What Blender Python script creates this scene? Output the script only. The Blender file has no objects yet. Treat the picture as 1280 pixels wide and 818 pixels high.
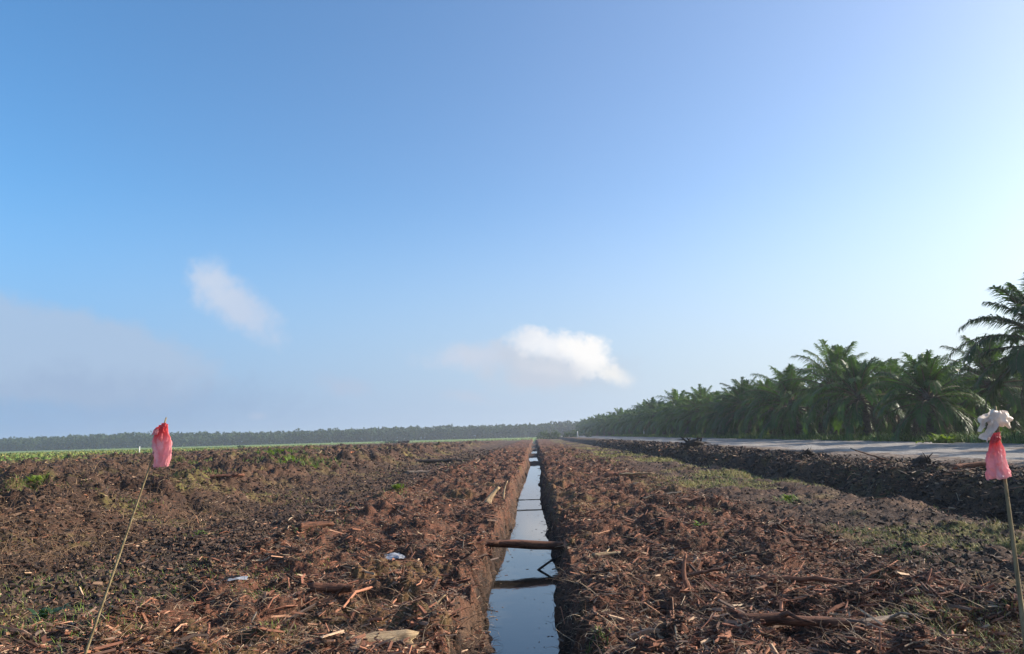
import bpy, math, random
import numpy as np
from mathutils import Vector, Matrix, Euler

# ------------------------------------------------------------------ camera
sc = bpy.context.scene
COL = sc.collection
CAM = Vector((0.19, 0.0, 2.0))
PITCH, YAW, ROLL = math.radians(8.35), math.radians(1.5), math.radians(-1.55)
FPX = 924.0
cam_d = bpy.data.cameras.new('camera'); cam_d.sensor_width = 36.0; cam_d.lens = FPX / 1280 * 36
cam_d.clip_start = 0.05; cam_d.clip_end = 8000
cam = bpy.data.objects.new('camera', cam_d); COL.objects.link(cam)
RM = (Matrix.Rotation(YAW, 3, 'Z') @ Matrix.Rotation(math.pi / 2 + PITCH, 3, 'X') @ Matrix.Rotation(ROLL, 3, 'Z'))
cam.matrix_world = Matrix.Translation(CAM) @ RM.to_4x4()
sc.camera = cam

def ray(px, py):
    return RM @ Vector(((px - 640) / FPX, (409 - py) / FPX, -1.0))
def on_z(px, py, z=0.0):
    d = ray(px, py); t = (z - CAM.z) / d.z
    return CAM + d * t
def on_y(px, py, y):
    d = ray(px, py); return CAM + d * ((y - CAM.y) / d.y)

# ------------------------------------------------------------------ light
SUN_EL, SUN_AZ = math.radians(26), math.radians(76)      # azimuth clockwise from +Y
sdir = Vector((math.sin(SUN_AZ) * math.cos(SUN_EL), math.cos(SUN_AZ) * math.cos(SUN_EL), math.sin(SUN_EL)))
sl = bpy.data.lights.new('sun', 'SUN'); sl.energy = 5.0; sl.angle = math.radians(0.6); sl.color = (1.0, 0.90, 0.78)
so = bpy.data.objects.new('sun', sl); COL.objects.link(so)
so.rotation_euler = sdir.to_track_quat('Z', 'Y').to_euler(); so.location = (60, 30, 60)
vs = sc.view_settings; vs.view_transform = 'Standard'; vs.look = 'None'; vs.gamma = 1; vs.exposure = 0.72
vs.use_curve_mapping = False

world = bpy.data.worlds.new('World'); sc.world = world; world.use_nodes = True
wt = world.node_tree; wt.nodes.clear()

R_ = math.radians
class NT:
    """small helper to write node trees briefly"""
    def __init__(s, t): s.t = t
    def n(s, typ, **kw):
        nd = s.t.nodes.new(typ)
        for k, v in kw.items(): setattr(nd, k, v)
        return nd
    def put(s, sock, v):
        if isinstance(v, bpy.types.NodeSocket): s.t.links.new(v, sock)
        elif v is not None: sock.default_value = v
    def m(s, op, a, b=None, c=None, clamp=False):
        nd = s.n('ShaderNodeMath', operation=op, use_clamp=clamp)
        for i, v in enumerate((a, b, c)):
            if v is not None: s.put(nd.inputs[i], v)
        return nd.outputs[0]
    def vm(s, op, a, b=None, sc_=None):
        nd = s.n('ShaderNodeVectorMath', operation=op)
        s.put(nd.inputs[0], a)
        if b is not None: s.put(nd.inputs[1], b)
        if sc_ is not None: s.put(nd.inputs['Scale'], sc_)
        return nd.outputs[1] if op in ('LENGTH', 'DOT_PRODUCT', 'DISTANCE') else nd.outputs[0]
    def mr(s, v, a, b, c=0.0, d=1.0, smooth=True):
        nd = s.n('ShaderNodeMapRange'); nd.interpolation_type = 'SMOOTHSTEP' if smooth else 'LINEAR'
        for i, q in enumerate((v, a, b, c, d)): s.put(nd.inputs[i], q)
        return nd.outputs[0]
    def mix(s, f, a, b, mode='MIX'):
        nd = s.n('ShaderNodeMix', data_type='RGBA', blend_type=mode)
        s.put(nd.inputs[0], f); s.put(nd.inputs[6], a); s.put(nd.inputs[7], b)
        return nd.outputs[2]
    def noise(s, vec, scale, detail=4, rough=0.55, out=0, dist=0.0):
        nd = s.n('ShaderNodeTexNoise'); s.put(nd.inputs['Vector'], vec)
        nd.inputs['Scale'].default_value = scale; nd.inputs['Detail'].default_value = detail
        nd.inputs['Roughness'].default_value = rough; nd.inputs['Distortion'].default_value = dist
        return nd.outputs[out]

W = NT(wt)
sky = W.n('ShaderNodeTexSky', sky_type='NISHITA'); sky.sun_disc = False
sky.sun_elevation = SUN_EL; sky.sun_rotation = SUN_AZ
sky.air_density = 1.0; sky.dust_density = 1.6; sky.ozone_density = 2.2; sky.altitude = 10
tc = W.n('ShaderNodeTexCoord').outputs['Generated']
dirn = W.vm('NORMALIZE', tc)
sep = W.n('ShaderNodeSeparateXYZ'); W.put(sep.inputs[0], dirn)
az = W.m('ARCTAN2', sep.outputs[0], sep.outputs[1])
el = W.m('ARCSINE', sep.outputs[2])
# humid air: the blue pales towards the horizon
nz1 = W.noise(dirn, 9.0, 6, 0.55, out=1)
puff = W.noise(dirn, 30.0, 8, 0.64)
nz2 = W.noise(dirn, 34.0, 5, 0.6, out=1)
off = W.vm('ADD', W.vm('SCALE', W.vm('SUBTRACT', nz1, (0.5, 0.5, 0.5)), sc_=0.10),
           W.vm('SCALE', W.vm('SUBTRACT', nz2, (0.5, 0.5, 0.5)), sc_=0.035))
so_ = W.n('ShaderNodeSeparateXYZ'); W.put(so_.inputs[0], off)
def azel(px, py):
    d = ray(px, py).normalized(); return math.atan2(d.x, d.y), math.asin(d.z)
skycol = sky.outputs[0]
tcol = W.mix(W.mr(az, R_(-36), R_(4), smooth=False), (0.59, 0.96, 1.17, 1), (0.85, 0.97, 1.08, 1))
tcol = W.mix(W.mr(az, R_(4), R_(40), smooth=False), tcol, (0.95, 0.955, 1.0, 1))
tint = W.mix(1.0, skycol, tcol, 'MULTIPLY')
col = tint
# haze veil low in the sky
veil = W.mr(el, math.radians(19), math.radians(1))
vcol = W.mix(W.mr(az, R_(-34), R_(2), smooth=False), (1.45, 2.15, 3.5, 1), (2.45, 3.05, 3.95, 1))
vcol = W.mix(W.mr(az, R_(2), R_(38), smooth=False), vcol, (4.0, 4.5, 4.7, 1))
col = W.mix(W.m('MULTIPLY', veil, 0.88), col, vcol)
def cloud(px, py, wpx, hpx, ang, dens, colr, soft=0.75, wob=1.0, pf=1.3):
    global col
    a0, e0 = azel(px, py); w = wpx / FPX; h = hpx / FPX; ca, sa = math.cos(math.radians(ang)), math.sin(math.radians(ang))
    dx = W.m('ADD', W.m('SUBTRACT', az, a0), W.m('MULTIPLY', so_.outputs[0], wob))
    dy = W.m('ADD', W.m('SUBTRACT', el, e0), W.m('MULTIPLY', so_.outputs[1], wob))
    u = W.m('DIVIDE', W.m('ADD', W.m('MULTIPLY', dx, ca), W.m('MULTIPLY', dy, sa)), w)
    v = W.m('DIVIDE', W.m('SUBTRACT', W.m('MULTIPLY', dy, ca), W.m('MULTIPLY', dx, sa)), h)
    d = W.m('SQRT', W.m('ADD', W.m('MULTIPLY', u, u), W.m('MULTIPLY', v, v)))
    d = W.m('ADD', d, W.m('MULTIPLY', W.m('SUBTRACT', puff, .5), pf))
    f = W.mr(d, 1.05, 1.05 - soft, 0.0, dens)
    col = W.mix(f, col, colr)
LIL = (3.6, 4.1, 5.2, 1)
cloud(40, 440, 205, 60, -8, 0.66, (2.2, 2.7, 3.5, 1), soft=0.36, wob=0.2, pf=.7)
cloud(150, 500, 250, 42, -4, 0.45, (1.45, 2.0, 3.0, 1), soft=0.95, wob=.5)
cloud(298, 384, 82, 32, -38, 0.92, (2.75, 3.2, 4.0, 1), soft=0.8, wob=0.25, pf=1.1)
cloud(266, 354, 40, 34, -50, 0.80, (2.9, 3.35, 4.1, 1), soft=.95, wob=0.25, pf=1.1)
cloud(600, 447, 105, 24, -3, 0.9, (3.0, 3.3, 3.9, 1), soft=.95, wob=0.4, pf=1.2)
cloud(428, 483, 55, 15, -15, 0.55, (2.3, 2.7, 3.5, 1), soft=1.0, wob=0.3, pf=1.6)
cloud(584, 494, 42, 11, -10, 0.55, (2.6, 2.95, 3.6, 1), soft=1.0, wob=0.3)
cloud(322, 521, 14, 7, 0, 0.55, (2.3, 2.7, 3.5, 1), soft=1.0, wob=0.1)
cloud(688, 462, 130, 42, -4, 0.90, (2.7, 3.05, 3.6, 1), soft=0.9, wob=0.25, pf=1.1)
cloud(664, 431, 34, 20, -6, 0.95, (4.0, 4.15, 4.45, 1), soft=0.8, wob=0.3, pf=1.7)
cloud(704, 438, 54, 25, -6, 0.97, (4.4, 4.5, 4.7, 1), soft=0.75, wob=0.3, pf=1.7)
cloud(736, 446, 40, 33, -30, 1.0, (4.9, 4.85, 4.8, 1), soft=0.65, wob=0.25, pf=1.7)
cloud(765, 468, 34, 16, -20, 0.95, (4.4, 4.4, 4.35, 1), soft=0.95, wob=0.15, pf=1.2)
cloud(692, 462, 62, 24, -8, 0.88, (3.2, 3.4, 3.8, 1), soft=0.95, wob=0.25, pf=1.2)
cloud(664, 474, 60, 12, -4, 0.8, (2.75, 3.05, 3.6, 1), soft=0.95, wob=0.25, pf=1.2)
bg = W.n('ShaderNodeBackground'); W.put(bg.inputs[0], col); bg.inputs[1].default_value = 0.124
wo = W.n('ShaderNodeOutputWorld'); wt.links.new(bg.outputs[0], wo.inputs['Surface'])

cy = sc.cycles
cy.use_denoising = True; cy.max_bounces = 6; cy.diffuse_bounces = 3; cy.glossy_bounces = 3
cy.transmission_bounces = 3; cy.transparent_max_bounces = 8; cy.volume_bounces = 1
cy.sample_clamp_indirect = 6.0; cy.caustics_reflective = False; cy.caustics_refractive = False

# ------------------------------------------------------------------ noise
def _h(ix, iy, s):
    with np.errstate(over='ignore'):
        a = (ix.astype(np.int64) * 374761393 + iy.astype(np.int64) * 668265263 + s * 2147483647) & 0xFFFFFFFF
        a = ((a ^ (a >> 13)) * 1274126177) & 0xFFFFFFFF
        a = ((a ^ (a >> 16)) * 2246822519) & 0xFFFFFFFF
        return ((a ^ (a >> 15)) & 0xFFFFFF) / float(0x1000000)
def vn(x, y, s=0):
    ix = np.floor(x); iy = np.floor(y); fx = x - ix; fy = y - iy
    ux = fx * fx * (3 - 2 * fx); uy = fy * fy * (3 - 2 * fy)
    a = _h(ix, iy, s); b = _h(ix + 1, iy, s); c = _h(ix, iy + 1, s); d = _h(ix + 1, iy + 1, s)
    return (a + (b - a) * ux) * (1 - uy) + (c + (d - c) * ux) * uy
def fbm(x, y, sc_, o=4, s=0, g=0.5):
    r = 0; a = 1; t = 0
    for k in range(o):
        cs, sn = math.cos(k * 1.1 + s), math.sin(k * 1.1 + s)
        r = r + a * vn((x * cs - y * sn) * sc_ + 17.3 * k, (x * sn + y * cs) * sc_ - 9.1 * k, s + k); t += a
        a *= g; sc_ *= 2.03
    return r / t
def clods(x, y, cell, s, fill=0.75):
    """height of rounded lumps scattered one per cell, 0..~0.5 cell"""
    X = x / cell; Y = y / cell; ix = np.floor(X); iy = np.floor(Y); out = np.zeros_like(X)
    for i in (-1, 0, 1):
        for j in (-1, 0, 1):
            cx = ix + i; cy_ = iy + j
            px = cx + _h(cx, cy_, s); py = cy_ + _h(cx, cy_, s + 7)
            r = 0.25 + 0.55 * _h(cx, cy_, s + 13); on = _h(cx, cy_, s + 19) < fill
            an = _h(cx, cy_, s + 23) * 3.14; e = 0.5 + 0.5 * _h(cx, cy_, s + 29)
            dx = X - px; dy = Y - py
            a = dx * np.cos(an) + dy * np.sin(an); b = (-dx * np.sin(an) + dy * np.cos(an)) / e
            q = 1 - (a * a + b * b) / (r * r)
            out = np.maximum(out, np.where(on & (q > 0), np.sqrt(np.maximum(q, 0)) * r * 0.55, 0))
    return out * cell
def ss(a, b, x):
    t = np.clip((x - a) / (b - a), 0, 1); return t * t * (3 - 2 * t)

# ------------------------------------------------------------------ the lie of the land
WATER_Z = -0.50
def ditch_cx(y): return 0.02 - 0.34 * np.exp(-np.maximum(y, 0) / 12.0) + 0.10 * np.sin(y * 0.11 + 1.0) * np.minimum(y / 60, 1)
ROAD_Z = 0.80
def height(x, y, fine=True):
    wx = x + (fbm(x, y, 0.5, 3, 5) - 0.5) * 0.9
    near = np.clip(1.3 - y / 160.0, 0.35, 1)
    h = (fbm(x, y, 0.16, 3, 1) - 0.5) * 0.36
    # chip strips beside the ditch, smooth machine track, windrow mounds on the left
    strip = ss(-5.6, -4.4, wx) * (1 - ss(4.4, 6.0, wx))
    h = h + strip * (0.01 + 0.34 * (fbm(x, y, 0.85, 4, 11, .6) - 0.5))
    mound = 1 - ss(-12.0, -8.6, wx)
    mfar = 1 - ss(60, 420, y)
    big = np.abs(fbm(x * 0.8, y, 0.28, 4, 21) - 0.5) * 2
    h = h + mound * (0.80 * mfar * (1 - big) * 1.3 - 0.20 + 0.65 * mfar * (fbm(x, y, 1.3, 3, 31) - 0.5))
    tr = (ss(-8.9, -8.0, wx) * (1 - ss(-5.9, -5.0, wx)))
    for tx in (-6.05, -7.75):
        h = h - tr * .05 * np.exp(-((x - tx) / .24) ** 4) * (1 + .6 * np.sin(y * 22 + 3 * fbm(x, y, .8, 2, 7))) * ss(.35, .6, fbm(x, y, .35, 2, 171))
    h = h - 0.06 * (ss(-8.9, -8.0, wx) * (1 - ss(-5.9, -5.0, wx)))
    rough = 0.35 + 0.65 * np.maximum(strip, mound) + 0.1
    rough = np.where(wx > 4.5, np.maximum(rough, 0.6), rough); rough = np.where(wx < -5, np.maximum(rough, .55), rough)
    h = h + mound * mfar * (.34 * (np.abs(fbm(x, y * 1.3, 1.1, 4, 25, .65) - .5) * 2) - .05 + clods(x, y, 1.3, 27, .5) * .45)
    h = h + rough * (clods(x, y, 0.85, 3, 0.45) * 0.56 + clods(x, y, 0.36, 9, 0.5) * 0.72)
    if fine:
        h = h + rough * (clods(x, y, 0.17, 15, 0.7) * .62 + clods(x, y, 0.06, 17, 0.75) * 0.55)
        h = h + rough * 0.17 * (fbm(x * 1.0, y * 1.5, 4.0, 5, 41, 0.62) - 0.5)
        h = h + 0.05 * (fbm(x, y, 15.0, 2, 47) - 0.5)
    # right bank up to the road
    bx = x + (fbm(x * 0.3, y, 0.6, 4, 51, 0.6) - 0.5) * 1.7 + (fbm(x, y, 2.4, 4, 53, 0.65) - .5) * .7
    bank = ss(10.2, 11.45, bx) * .74 + .26 * ss(12, 15.5, bx)
    crest = np.exp(-((bx - 12.0) / 0.9) ** 2) * (-.06 + 0.34 * fbm(x, y, 0.8, 5, 61, 0.65)) + .10 * clods(x, y, .5, 63, .5) * 3 * np.exp(-((bx - 12.4) / 1.4) ** 2)
    toe = -0.24 * np.exp(-((bx - 9.95) / 0.55) ** 2)
    h = h * (1 - 0.55 * ss(13, 15.5, x)) + bank * (ROAD_Z - 0.05) + crest * ss(9, 12, bx) + toe
    rz = ss(14.5, 16.0, x + (fbm(x, y, 0.3, 3, 71) - 0.5) * 2.4)
    flat = ROAD_Z - 0.06 + 0.05 * (fbm(x, y, 0.5, 3, 73) - 0.5)
    h = h * (1 - rz) + flat * rz
    verge = ss(27.4, 28.8, x + (fbm(x, y, 0.4, 3, 77) - 0.5) * 1.6)
    h = h + verge * (0.12 + 0.16 * fbm(x, y, 0.8, 3, 79))
    # green crop land, smooth
    # drain
    dx = x - ditch_cx(y)
    nl = (fbm(x * 0 + 3.3, y, 0.9, 4, 81, 0.6) - 0.5); nr = (fbm(x * 0 + 9.3, y, 0.9, 4, 87, 0.6) - 0.5)
    slump = 0.0 * np.exp(-((y - 9.6) / 0.9) ** 2)
    wl = 0.385 + 0.36 * nl + .14 * (fbm(x * 0 + 5.3, y, 0.16, 2, 83) - .5); wr = 0.365 + 0.34 * nr + .14 * (fbm(x * 0 + 1.3, y, 0.2, 2, 85) - .5)
    side = np.where(dx < 0, (-dx - wl), (dx - wr))
    jag = (fbm(x, y, 3.2, 4, 91, 0.65) - 0.5) * 0.34
    side = side + jag
    w_ = np.where(dx < 0, 0.36, 0.50)
    t = np.clip(side / w_ + 0.06, 0, 1)
    h = (h + 0.02) * t ** 0.8 + (1 - t) ** 1.1 * (-0.98) + 4 * (1 - t) * t * (clods(x, y, 0.22, 33, 0.8) * 1.3 + clods(x, y, 0.09, 35, 0.8) * 1.2 - .06 + .16 * (fbm(x, y, 7, 3, 37) - .5))
    # fallen earth that crosses or narrows the drain
    def dam(y0, w, top, cx0=0.0, hw=9.0):
        return top - ((y - y0 - 0.15 * np.sin(x * 5)) / w) ** 2 * 0.22 - np.maximum(np.abs(dx - cx0) - hw, 0) * 0.7
    inside = np.abs(dx) < 1.0
    for (y0, w, top, c0, hw) in ((9.3, .9, WATER_Z + .10, -.56, .20),
                                 (66, 1.6, -.30, 0, 9), (92, 7, -.30, 0, 9), (128, 9, -.25, 0, 9), (180, 25, -.25, 0, 9)):
        d = dam(y0, w, top, c0, hw) + (fbm(x, y, 4, 3, 95) - 0.5) * 0.16
        h = np.where(inside, np.maximum(h, np.where(d > -0.95, d, -9)), h)
    return h

def green_mask(x, y):
    n = (fbm(x, y, 0.06, 4, 101) - 0.5)
    a = ss(-3, 5, -(x) - (32 + 0.17 * y) + n * 30)
    b = ss(290, 330, y + n * 60)
    return np.maximum(a, b) * (1 - ss(8, 11, x) * (1 - ss(440, 470, y)))

# ------------------------------------------------------------------ object helpers
def tag(o, label=None, cat=None, group=None, kind=None):
    if label: o['label'] = label
    if cat: o['category'] = cat
    if group: o['group'] = group
    if kind: o['kind'] = kind
    return o
def np_mesh(name, V, F, mat, attrs=None, smooth=False):
    """V (n,3), F (m,k) faces all of k corners"""
    me = bpy.data.meshes.new(name); V = np.ascontiguousarray(V, np.float32); F = np.ascontiguousarray(F, np.int32)
    me.vertices.add(len(V)); me.vertices.foreach_set('co', V.ravel())
    k = F.shape[1]; me.loops.add(F.size); me.loops.foreach_set('vertex_index', F.ravel())
    me.polygons.add(len(F)); me.polygons.foreach_set('loop_start', np.arange(0, F.size, k, dtype=np.int32))
    me.update(calc_edges=True)
    if smooth: me.polygons.foreach_set('use_smooth', np.ones(len(F), bool))
    else: me.polygons.foreach_set('use_smooth', np.zeros(len(F), bool))
    for an, av in (attrs or {}).items():
        at = me.attributes.new(an, 'FLOAT_COLOR', 'POINT')
        c = np.ones((len(V), 4), np.float32); c[:, :av.shape[1]] = av
        at.data.foreach_set('color', c.ravel())
    me.materials.append(mat); me.validate(); return me
def link(name, me, parent=None):
    o = bpy.data.objects.new(name, me); COL.objects.link(o)
    if parent is not None: o.parent = parent
    return o
def empty(name, loc, rz=0):
    o = bpy.data.objects.new(name, None); COL.objects.link(o); o.location = loc; o.rotation_euler = (0, 0, rz)
    o.empty_display_size = 0.2; return o
def copy_tree(o, parent=None):
    c = o.copy(); COL.objects.link(c)
    if parent is not None: c.parent = parent
    for ch in list(o.children): copy_tree(ch, c)
    return c

# ------------------------------------------------------------------ materials
def material(name):
    m = bpy.data.materials.new(name); m.use_nodes = True; t = m.node_tree; t.nodes.clear(); n = NT(t)
    out = n.n('ShaderNodeOutputMaterial'); b = n.n('ShaderNodeBsdfPrincipled'); t.links.new(b.outputs[0], out.inputs[0])
    return m, n, b, out
def bump(n, b, hgt, strength=0.5, dist=0.02):
    bp = n.n('ShaderNodeBump'); bp.inputs['Strength'].default_value = strength; bp.inputs['Distance'].default_value = dist
    n.put(bp.inputs['Height'], hgt); n.put(b.inputs['Normal'], bp.outputs[0])
def attr(n, name):
    a = n.n('ShaderNodeAttribute'); a.attribute_name = name; return a.outputs['Color']

def mat_ground():
    m, n, b, out = material('peat_ground')
    tcn = n.n('ShaderNodeTexCoord').outputs['Object']
    a = n.n('ShaderNodeSeparateColor'); n.put(a.inputs[0], attr(n, 'mask'))
    chip, grass, sand = a.outputs[0], a.outputs[1], a.outputs[2]
    f1 = n.noise(tcn, 3.0, 6, 0.65); f2 = n.noise(tcn, 26.0, 5, 0.7); f3 = n.noise(tcn, 0.7, 4, 0.6); f4 = n.noise(tcn, 90, 3, 0.7)
    st = n.vm('MULTIPLY', tcn, (1.0, 3.2, 2.0)); f5 = n.noise(st, 14.0, 5, 0.7, dist=1.2)
    peat = n.mix(n.mr(f2, .35, .7), (0.011, 0.008, 0.006, 1), (0.085, 0.049, 0.031, 1))
    peat = n.mix(n.m('MULTIPLY', n.mr(f3, .42, .66), n.mr(f2, .3, .6, .1, .75)), peat, (0.155, 0.090, 0.054, 1))
    red = n.mix(n.mr(f5, .36, .66), (0.045, 0.019, 0.011, 1), (0.25, 0.104, 0.058, 1))
    red = n.mix(n.mr(f4, .62, .78), red, (0.36, 0.22, 0.13, 1))
    dk = n.mr(n.noise(tcn, 1.5, 5, .65), .50, .62)
    cm = n.m('MULTIPLY', n.m('MULTIPLY', chip, n.m('SUBTRACT', 1.0, n.m('MULTIPLY', dk, .75))), n.mr(n.m('ADD', f1, n.m('MULTIPLY', n.m('SUBTRACT', f2, .5), .6)), .36, .56))
    c = n.mix(cm, peat, red)
    g = n.mix(n.mr(f2, .3, .7), (0.11, 0.095, 0.022, 1), (0.30, 0.26, 0.070, 1))
    gm = n.m('MULTIPLY', n.m('MULTIPLY', grass, .8), n.mr(n.m('ADD', f1, n.m('MULTIPLY', n.m('SUBTRACT', f4, .5), .5)), .40, .56))
    c = n.mix(gm, c, g)
    crop = n.mix(n.mr(n.noise(n.vm('MULTIPLY', tcn, (1, .35, 1)), .22, 5, .6), .3, .7), (0.085, 0.150, 0.030, 1), (0.17, 0.235, 0.055, 1))
    crop = n.mix(n.m('MULTIPLY', n.mr(n.noise(n.vm('MULTIPLY', tcn, (1, .3, 1)), .09, 4, .6), .55, .72), .6), crop, (0.15, 0.11, 0.06, 1))
    al = n.n('ShaderNodeAttribute'); al.attribute_name = 'mask'
    c = n.mix(n.m('SUBTRACT', 1.0, al.outputs['Alpha']), c, crop)
    sd = n.mix(n.mr(f3, .3, .7), (0.22, 0.17, 0.13, 1), (0.38, 0.32, 0.26, 1))
    c = n.mix(n.m('MULTIPLY', sand, n.mr(f1, .3, .6)), c, sd)
    n.put(b.inputs['Base Color'], c); b.inputs['Roughness'].default_value = 0.9; b.inputs['Specular IOR Level'].default_value = 0.25
    bump(n, b, n.m('ADD', f2, n.m('MULTIPLY', f4, .5)), 0.9, 0.03)
    return m
def mat_attr(name, rough=0.8, var=0.25, nscale=20, spec=0.3):
    m, n, b, out = material(name)
    tcn = n.n('ShaderNodeTexCoord').outputs['Object']
    f = n.noise(n.vm('MULTIPLY', tcn, (1, 1, 1)), nscale, 4, .65)
    c = n.mix(1.0, attr(n, 'tint'), n.mix(f, (1 - var * 1.6,) * 3 + (1,), (1 + var,) * 3 + (1,)), 'MULTIPLY')
    n.put(b.inputs['Base Color'], c); b.inputs['Roughness'].default_value = rough; b.inputs['Specular IOR Level'].default_value = spec
    bump(n, b, f, .5, .01)
    return m
def mat_wood(name, c1, c2, rough=0.8, axis=(1, 1, 1), scale=18, spec=0.3):
    m, n, b, out = material(name)
    tcn = n.n('ShaderNodeTexCoord').outputs['Object']
    g = n.noise(n.vm('MULTIPLY', tcn, axis), scale, 6, .65, dist=.6); g2 = n.noise(tcn, scale * 4, 3, .7)
    c = n.mix(n.mr(g, .34, .66), c1 + (1,), c2 + (1,))
    c = n.mix(n.m('MULTIPLY', n.mr(n.noise(tcn, 3.1, 4, .6), .5, .7), .5), c, tuple(0.35 * v for v in c1) + (1,))
    n.put(b.inputs['Base Color'], c); b.inputs['Roughness'].default_value = rough; b.inputs['Specular IOR Level'].default_value = spec
    bump(n, b, n.m('ADD', g, n.m('MULTIPLY', g2, .3)), .8, .02)
    return m
def mat_leaf(name, c1, c2, trans=0.35, scale=0.6, rough=.5):
    m, n, b, out = material(name)
    tcn = n.n('ShaderNodeTexCoord').outputs['Object']
    inf = n.n('ShaderNodeObjectInfo').outputs['Random']
    f = n.noise(tcn, scale, 3, .6)
    c = n.mix(n.mr(f, .3, .7), c1 + (1,), c2 + (1,))
    c = n.mix(1.0, c, n.mix(inf, (.60, .68, .7, 1), (1.35, 1.22, 1.0, 1)), 'MULTIPLY')
    n.put(b.inputs['Base Color'], c); b.inputs['Roughness'].default_value = rough; b.inputs['Specular IOR Level'].default_value = .35
    tr = n.n('ShaderNodeBsdfTranslucent'); n.put(tr.inputs[0], n.mix(1.0, c, (1.1, 1.25, .5, 1), 'MULTIPLY'))
    mx = n.n('ShaderNodeMixShader'); mx.inputs[0].default_value = trans
    n.t.links.new(b.outputs[0], mx.inputs[1]); n.t.links.new(tr.outputs[0], mx.inputs[2]); n.t.links.new(mx.outputs[0], out.inputs[0])
    return m
M_GROUND = mat_ground()
M_DEBRIS = mat_attr('wood_debris_mix')
M_GRASSMIX = mat_attr('grass_mix', rough=.6)
M_LOG = mat_wood('wet_brown_log', (0.045, 0.020, 0.012), (0.20, 0.085, 0.045), axis=(1, 6, 6), scale=5)
M_TAN = mat_wood('pale_tan_wood', (0.23, 0.15, 0.08), (0.44, 0.32, 0.18), axis=(1, 7, 7), scale=4)
M_GREY = mat_wood('weathered_grey_wood', (0.12, 0.085, 0.06), (0.30, 0.23, 0.17), axis=(1, 7, 7), scale=4)
M_RED = mat_wood('red_brown_wood', (0.10, 0.040, 0.024), (0.30, 0.13, 0.07), axis=(1, 6, 6), scale=5)
M_ORANGE = mat_wood('orange_fresh_wood', (0.36, 0.12, 0.05), (0.55, 0.22, 0.10), axis=(1, 4, 4), scale=4)
M_BLACK = mat_wood('charred_black_wood', (0.012, 0.010, 0.009), (0.05, 0.036, 0.028), axis=(1, 5, 5), scale=5)
M_STAKE = mat_wood('bamboo_stake', (0.20, 0.15, 0.075), (0.36, 0.28, 0.15), axis=(9, 9, 1), scale=6)
M_TRUNK = mat_wood('palm_trunk_bark', (0.055, 0.045, 0.034), (0.17, 0.14, 0.105), axis=(1, 1, 1.5), scale=3, rough=.9)
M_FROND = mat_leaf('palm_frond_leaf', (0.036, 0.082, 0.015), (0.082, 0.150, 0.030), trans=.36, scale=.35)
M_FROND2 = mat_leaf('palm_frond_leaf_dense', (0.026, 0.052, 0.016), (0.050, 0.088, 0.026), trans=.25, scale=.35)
M_DRYF = mat_wood('dry_frond_brown', (0.09, 0.062, 0.034), (0.17, 0.125, 0.070), scale=2)
M_FERN = mat_leaf('fern_leaf', (0.10, 0.15, 0.025), (0.20, 0.24, 0.05), trans=.45, scale=3)
M_WEED = mat_leaf('weed_leaf', (0.085, 0.14, 0.02), (0.20, 0.27, 0.045), trans=.4, scale=6)
M_WEEDD = mat_leaf('dark_weed_leaf', (0.022, 0.055, 0.022), (0.05, 0.10, 0.035), trans=.3, scale=6)
M_BUSH = mat_leaf('bush_leaf', (0.045, 0.085, 0.020), (0.095, 0.145, 0.035), trans=.35, scale=.5)
M_FARW = mat_leaf('far_wood_leaf', (0.034, 0.062, 0.022), (0.062, 0.095, 0.032), trans=.2, scale=.06, rough=.95)

def mat_water():
    m, n, b, out = material('ditch_water')
    tcn = n.n('ShaderNodeTexCoord').outputs['Object']
    b.inputs['Base Color'].default_value = (0.022, 0.020, 0.016, 1); b.inputs['Roughness'].default_value = 0.035
    b.inputs['IOR'].default_value = 1.40; b.inputs['Specular IOR Level'].default_value = .62
    f = n.noise(n.vm('MULTIPLY', tcn, (1, .8, 1)), 5.0, 3, .5); f2 = n.noise(tcn, 38, 3, .6)
    bump(n, b, n.m('ADD', f, n.m('MULTIPLY', f2, .06)), .06, .02)
    return m
def mat_sand():
    m, n, b, out = material('sandy_road')
    tcn = n.n('ShaderNodeTexCoord').outputs['Object']
    f = n.noise(n.vm('MULTIPLY', tcn, (1, .22, 1)), .9, 6, .65); f2 = n.noise(tcn, 9, 5, .7)
    c = n.mix(n.mr(f, .32, .68), (0.16, 0.14, 0.12, 1), (0.40, 0.37, 0.32, 1))
    c = n.mix(n.m('MULTIPLY', n.mr(n.m('ADD', f2, n.m('MULTIPLY', n.m('SUBTRACT', f, .5), .8)), .50, .62), .7), c, (0.11, 0.085, 0.065, 1))
    n.put(b.inputs['Base Color'], c); b.inputs['Roughness'].default_value = .9; bump(n, b, f2, .8, .05)
    return m
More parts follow.
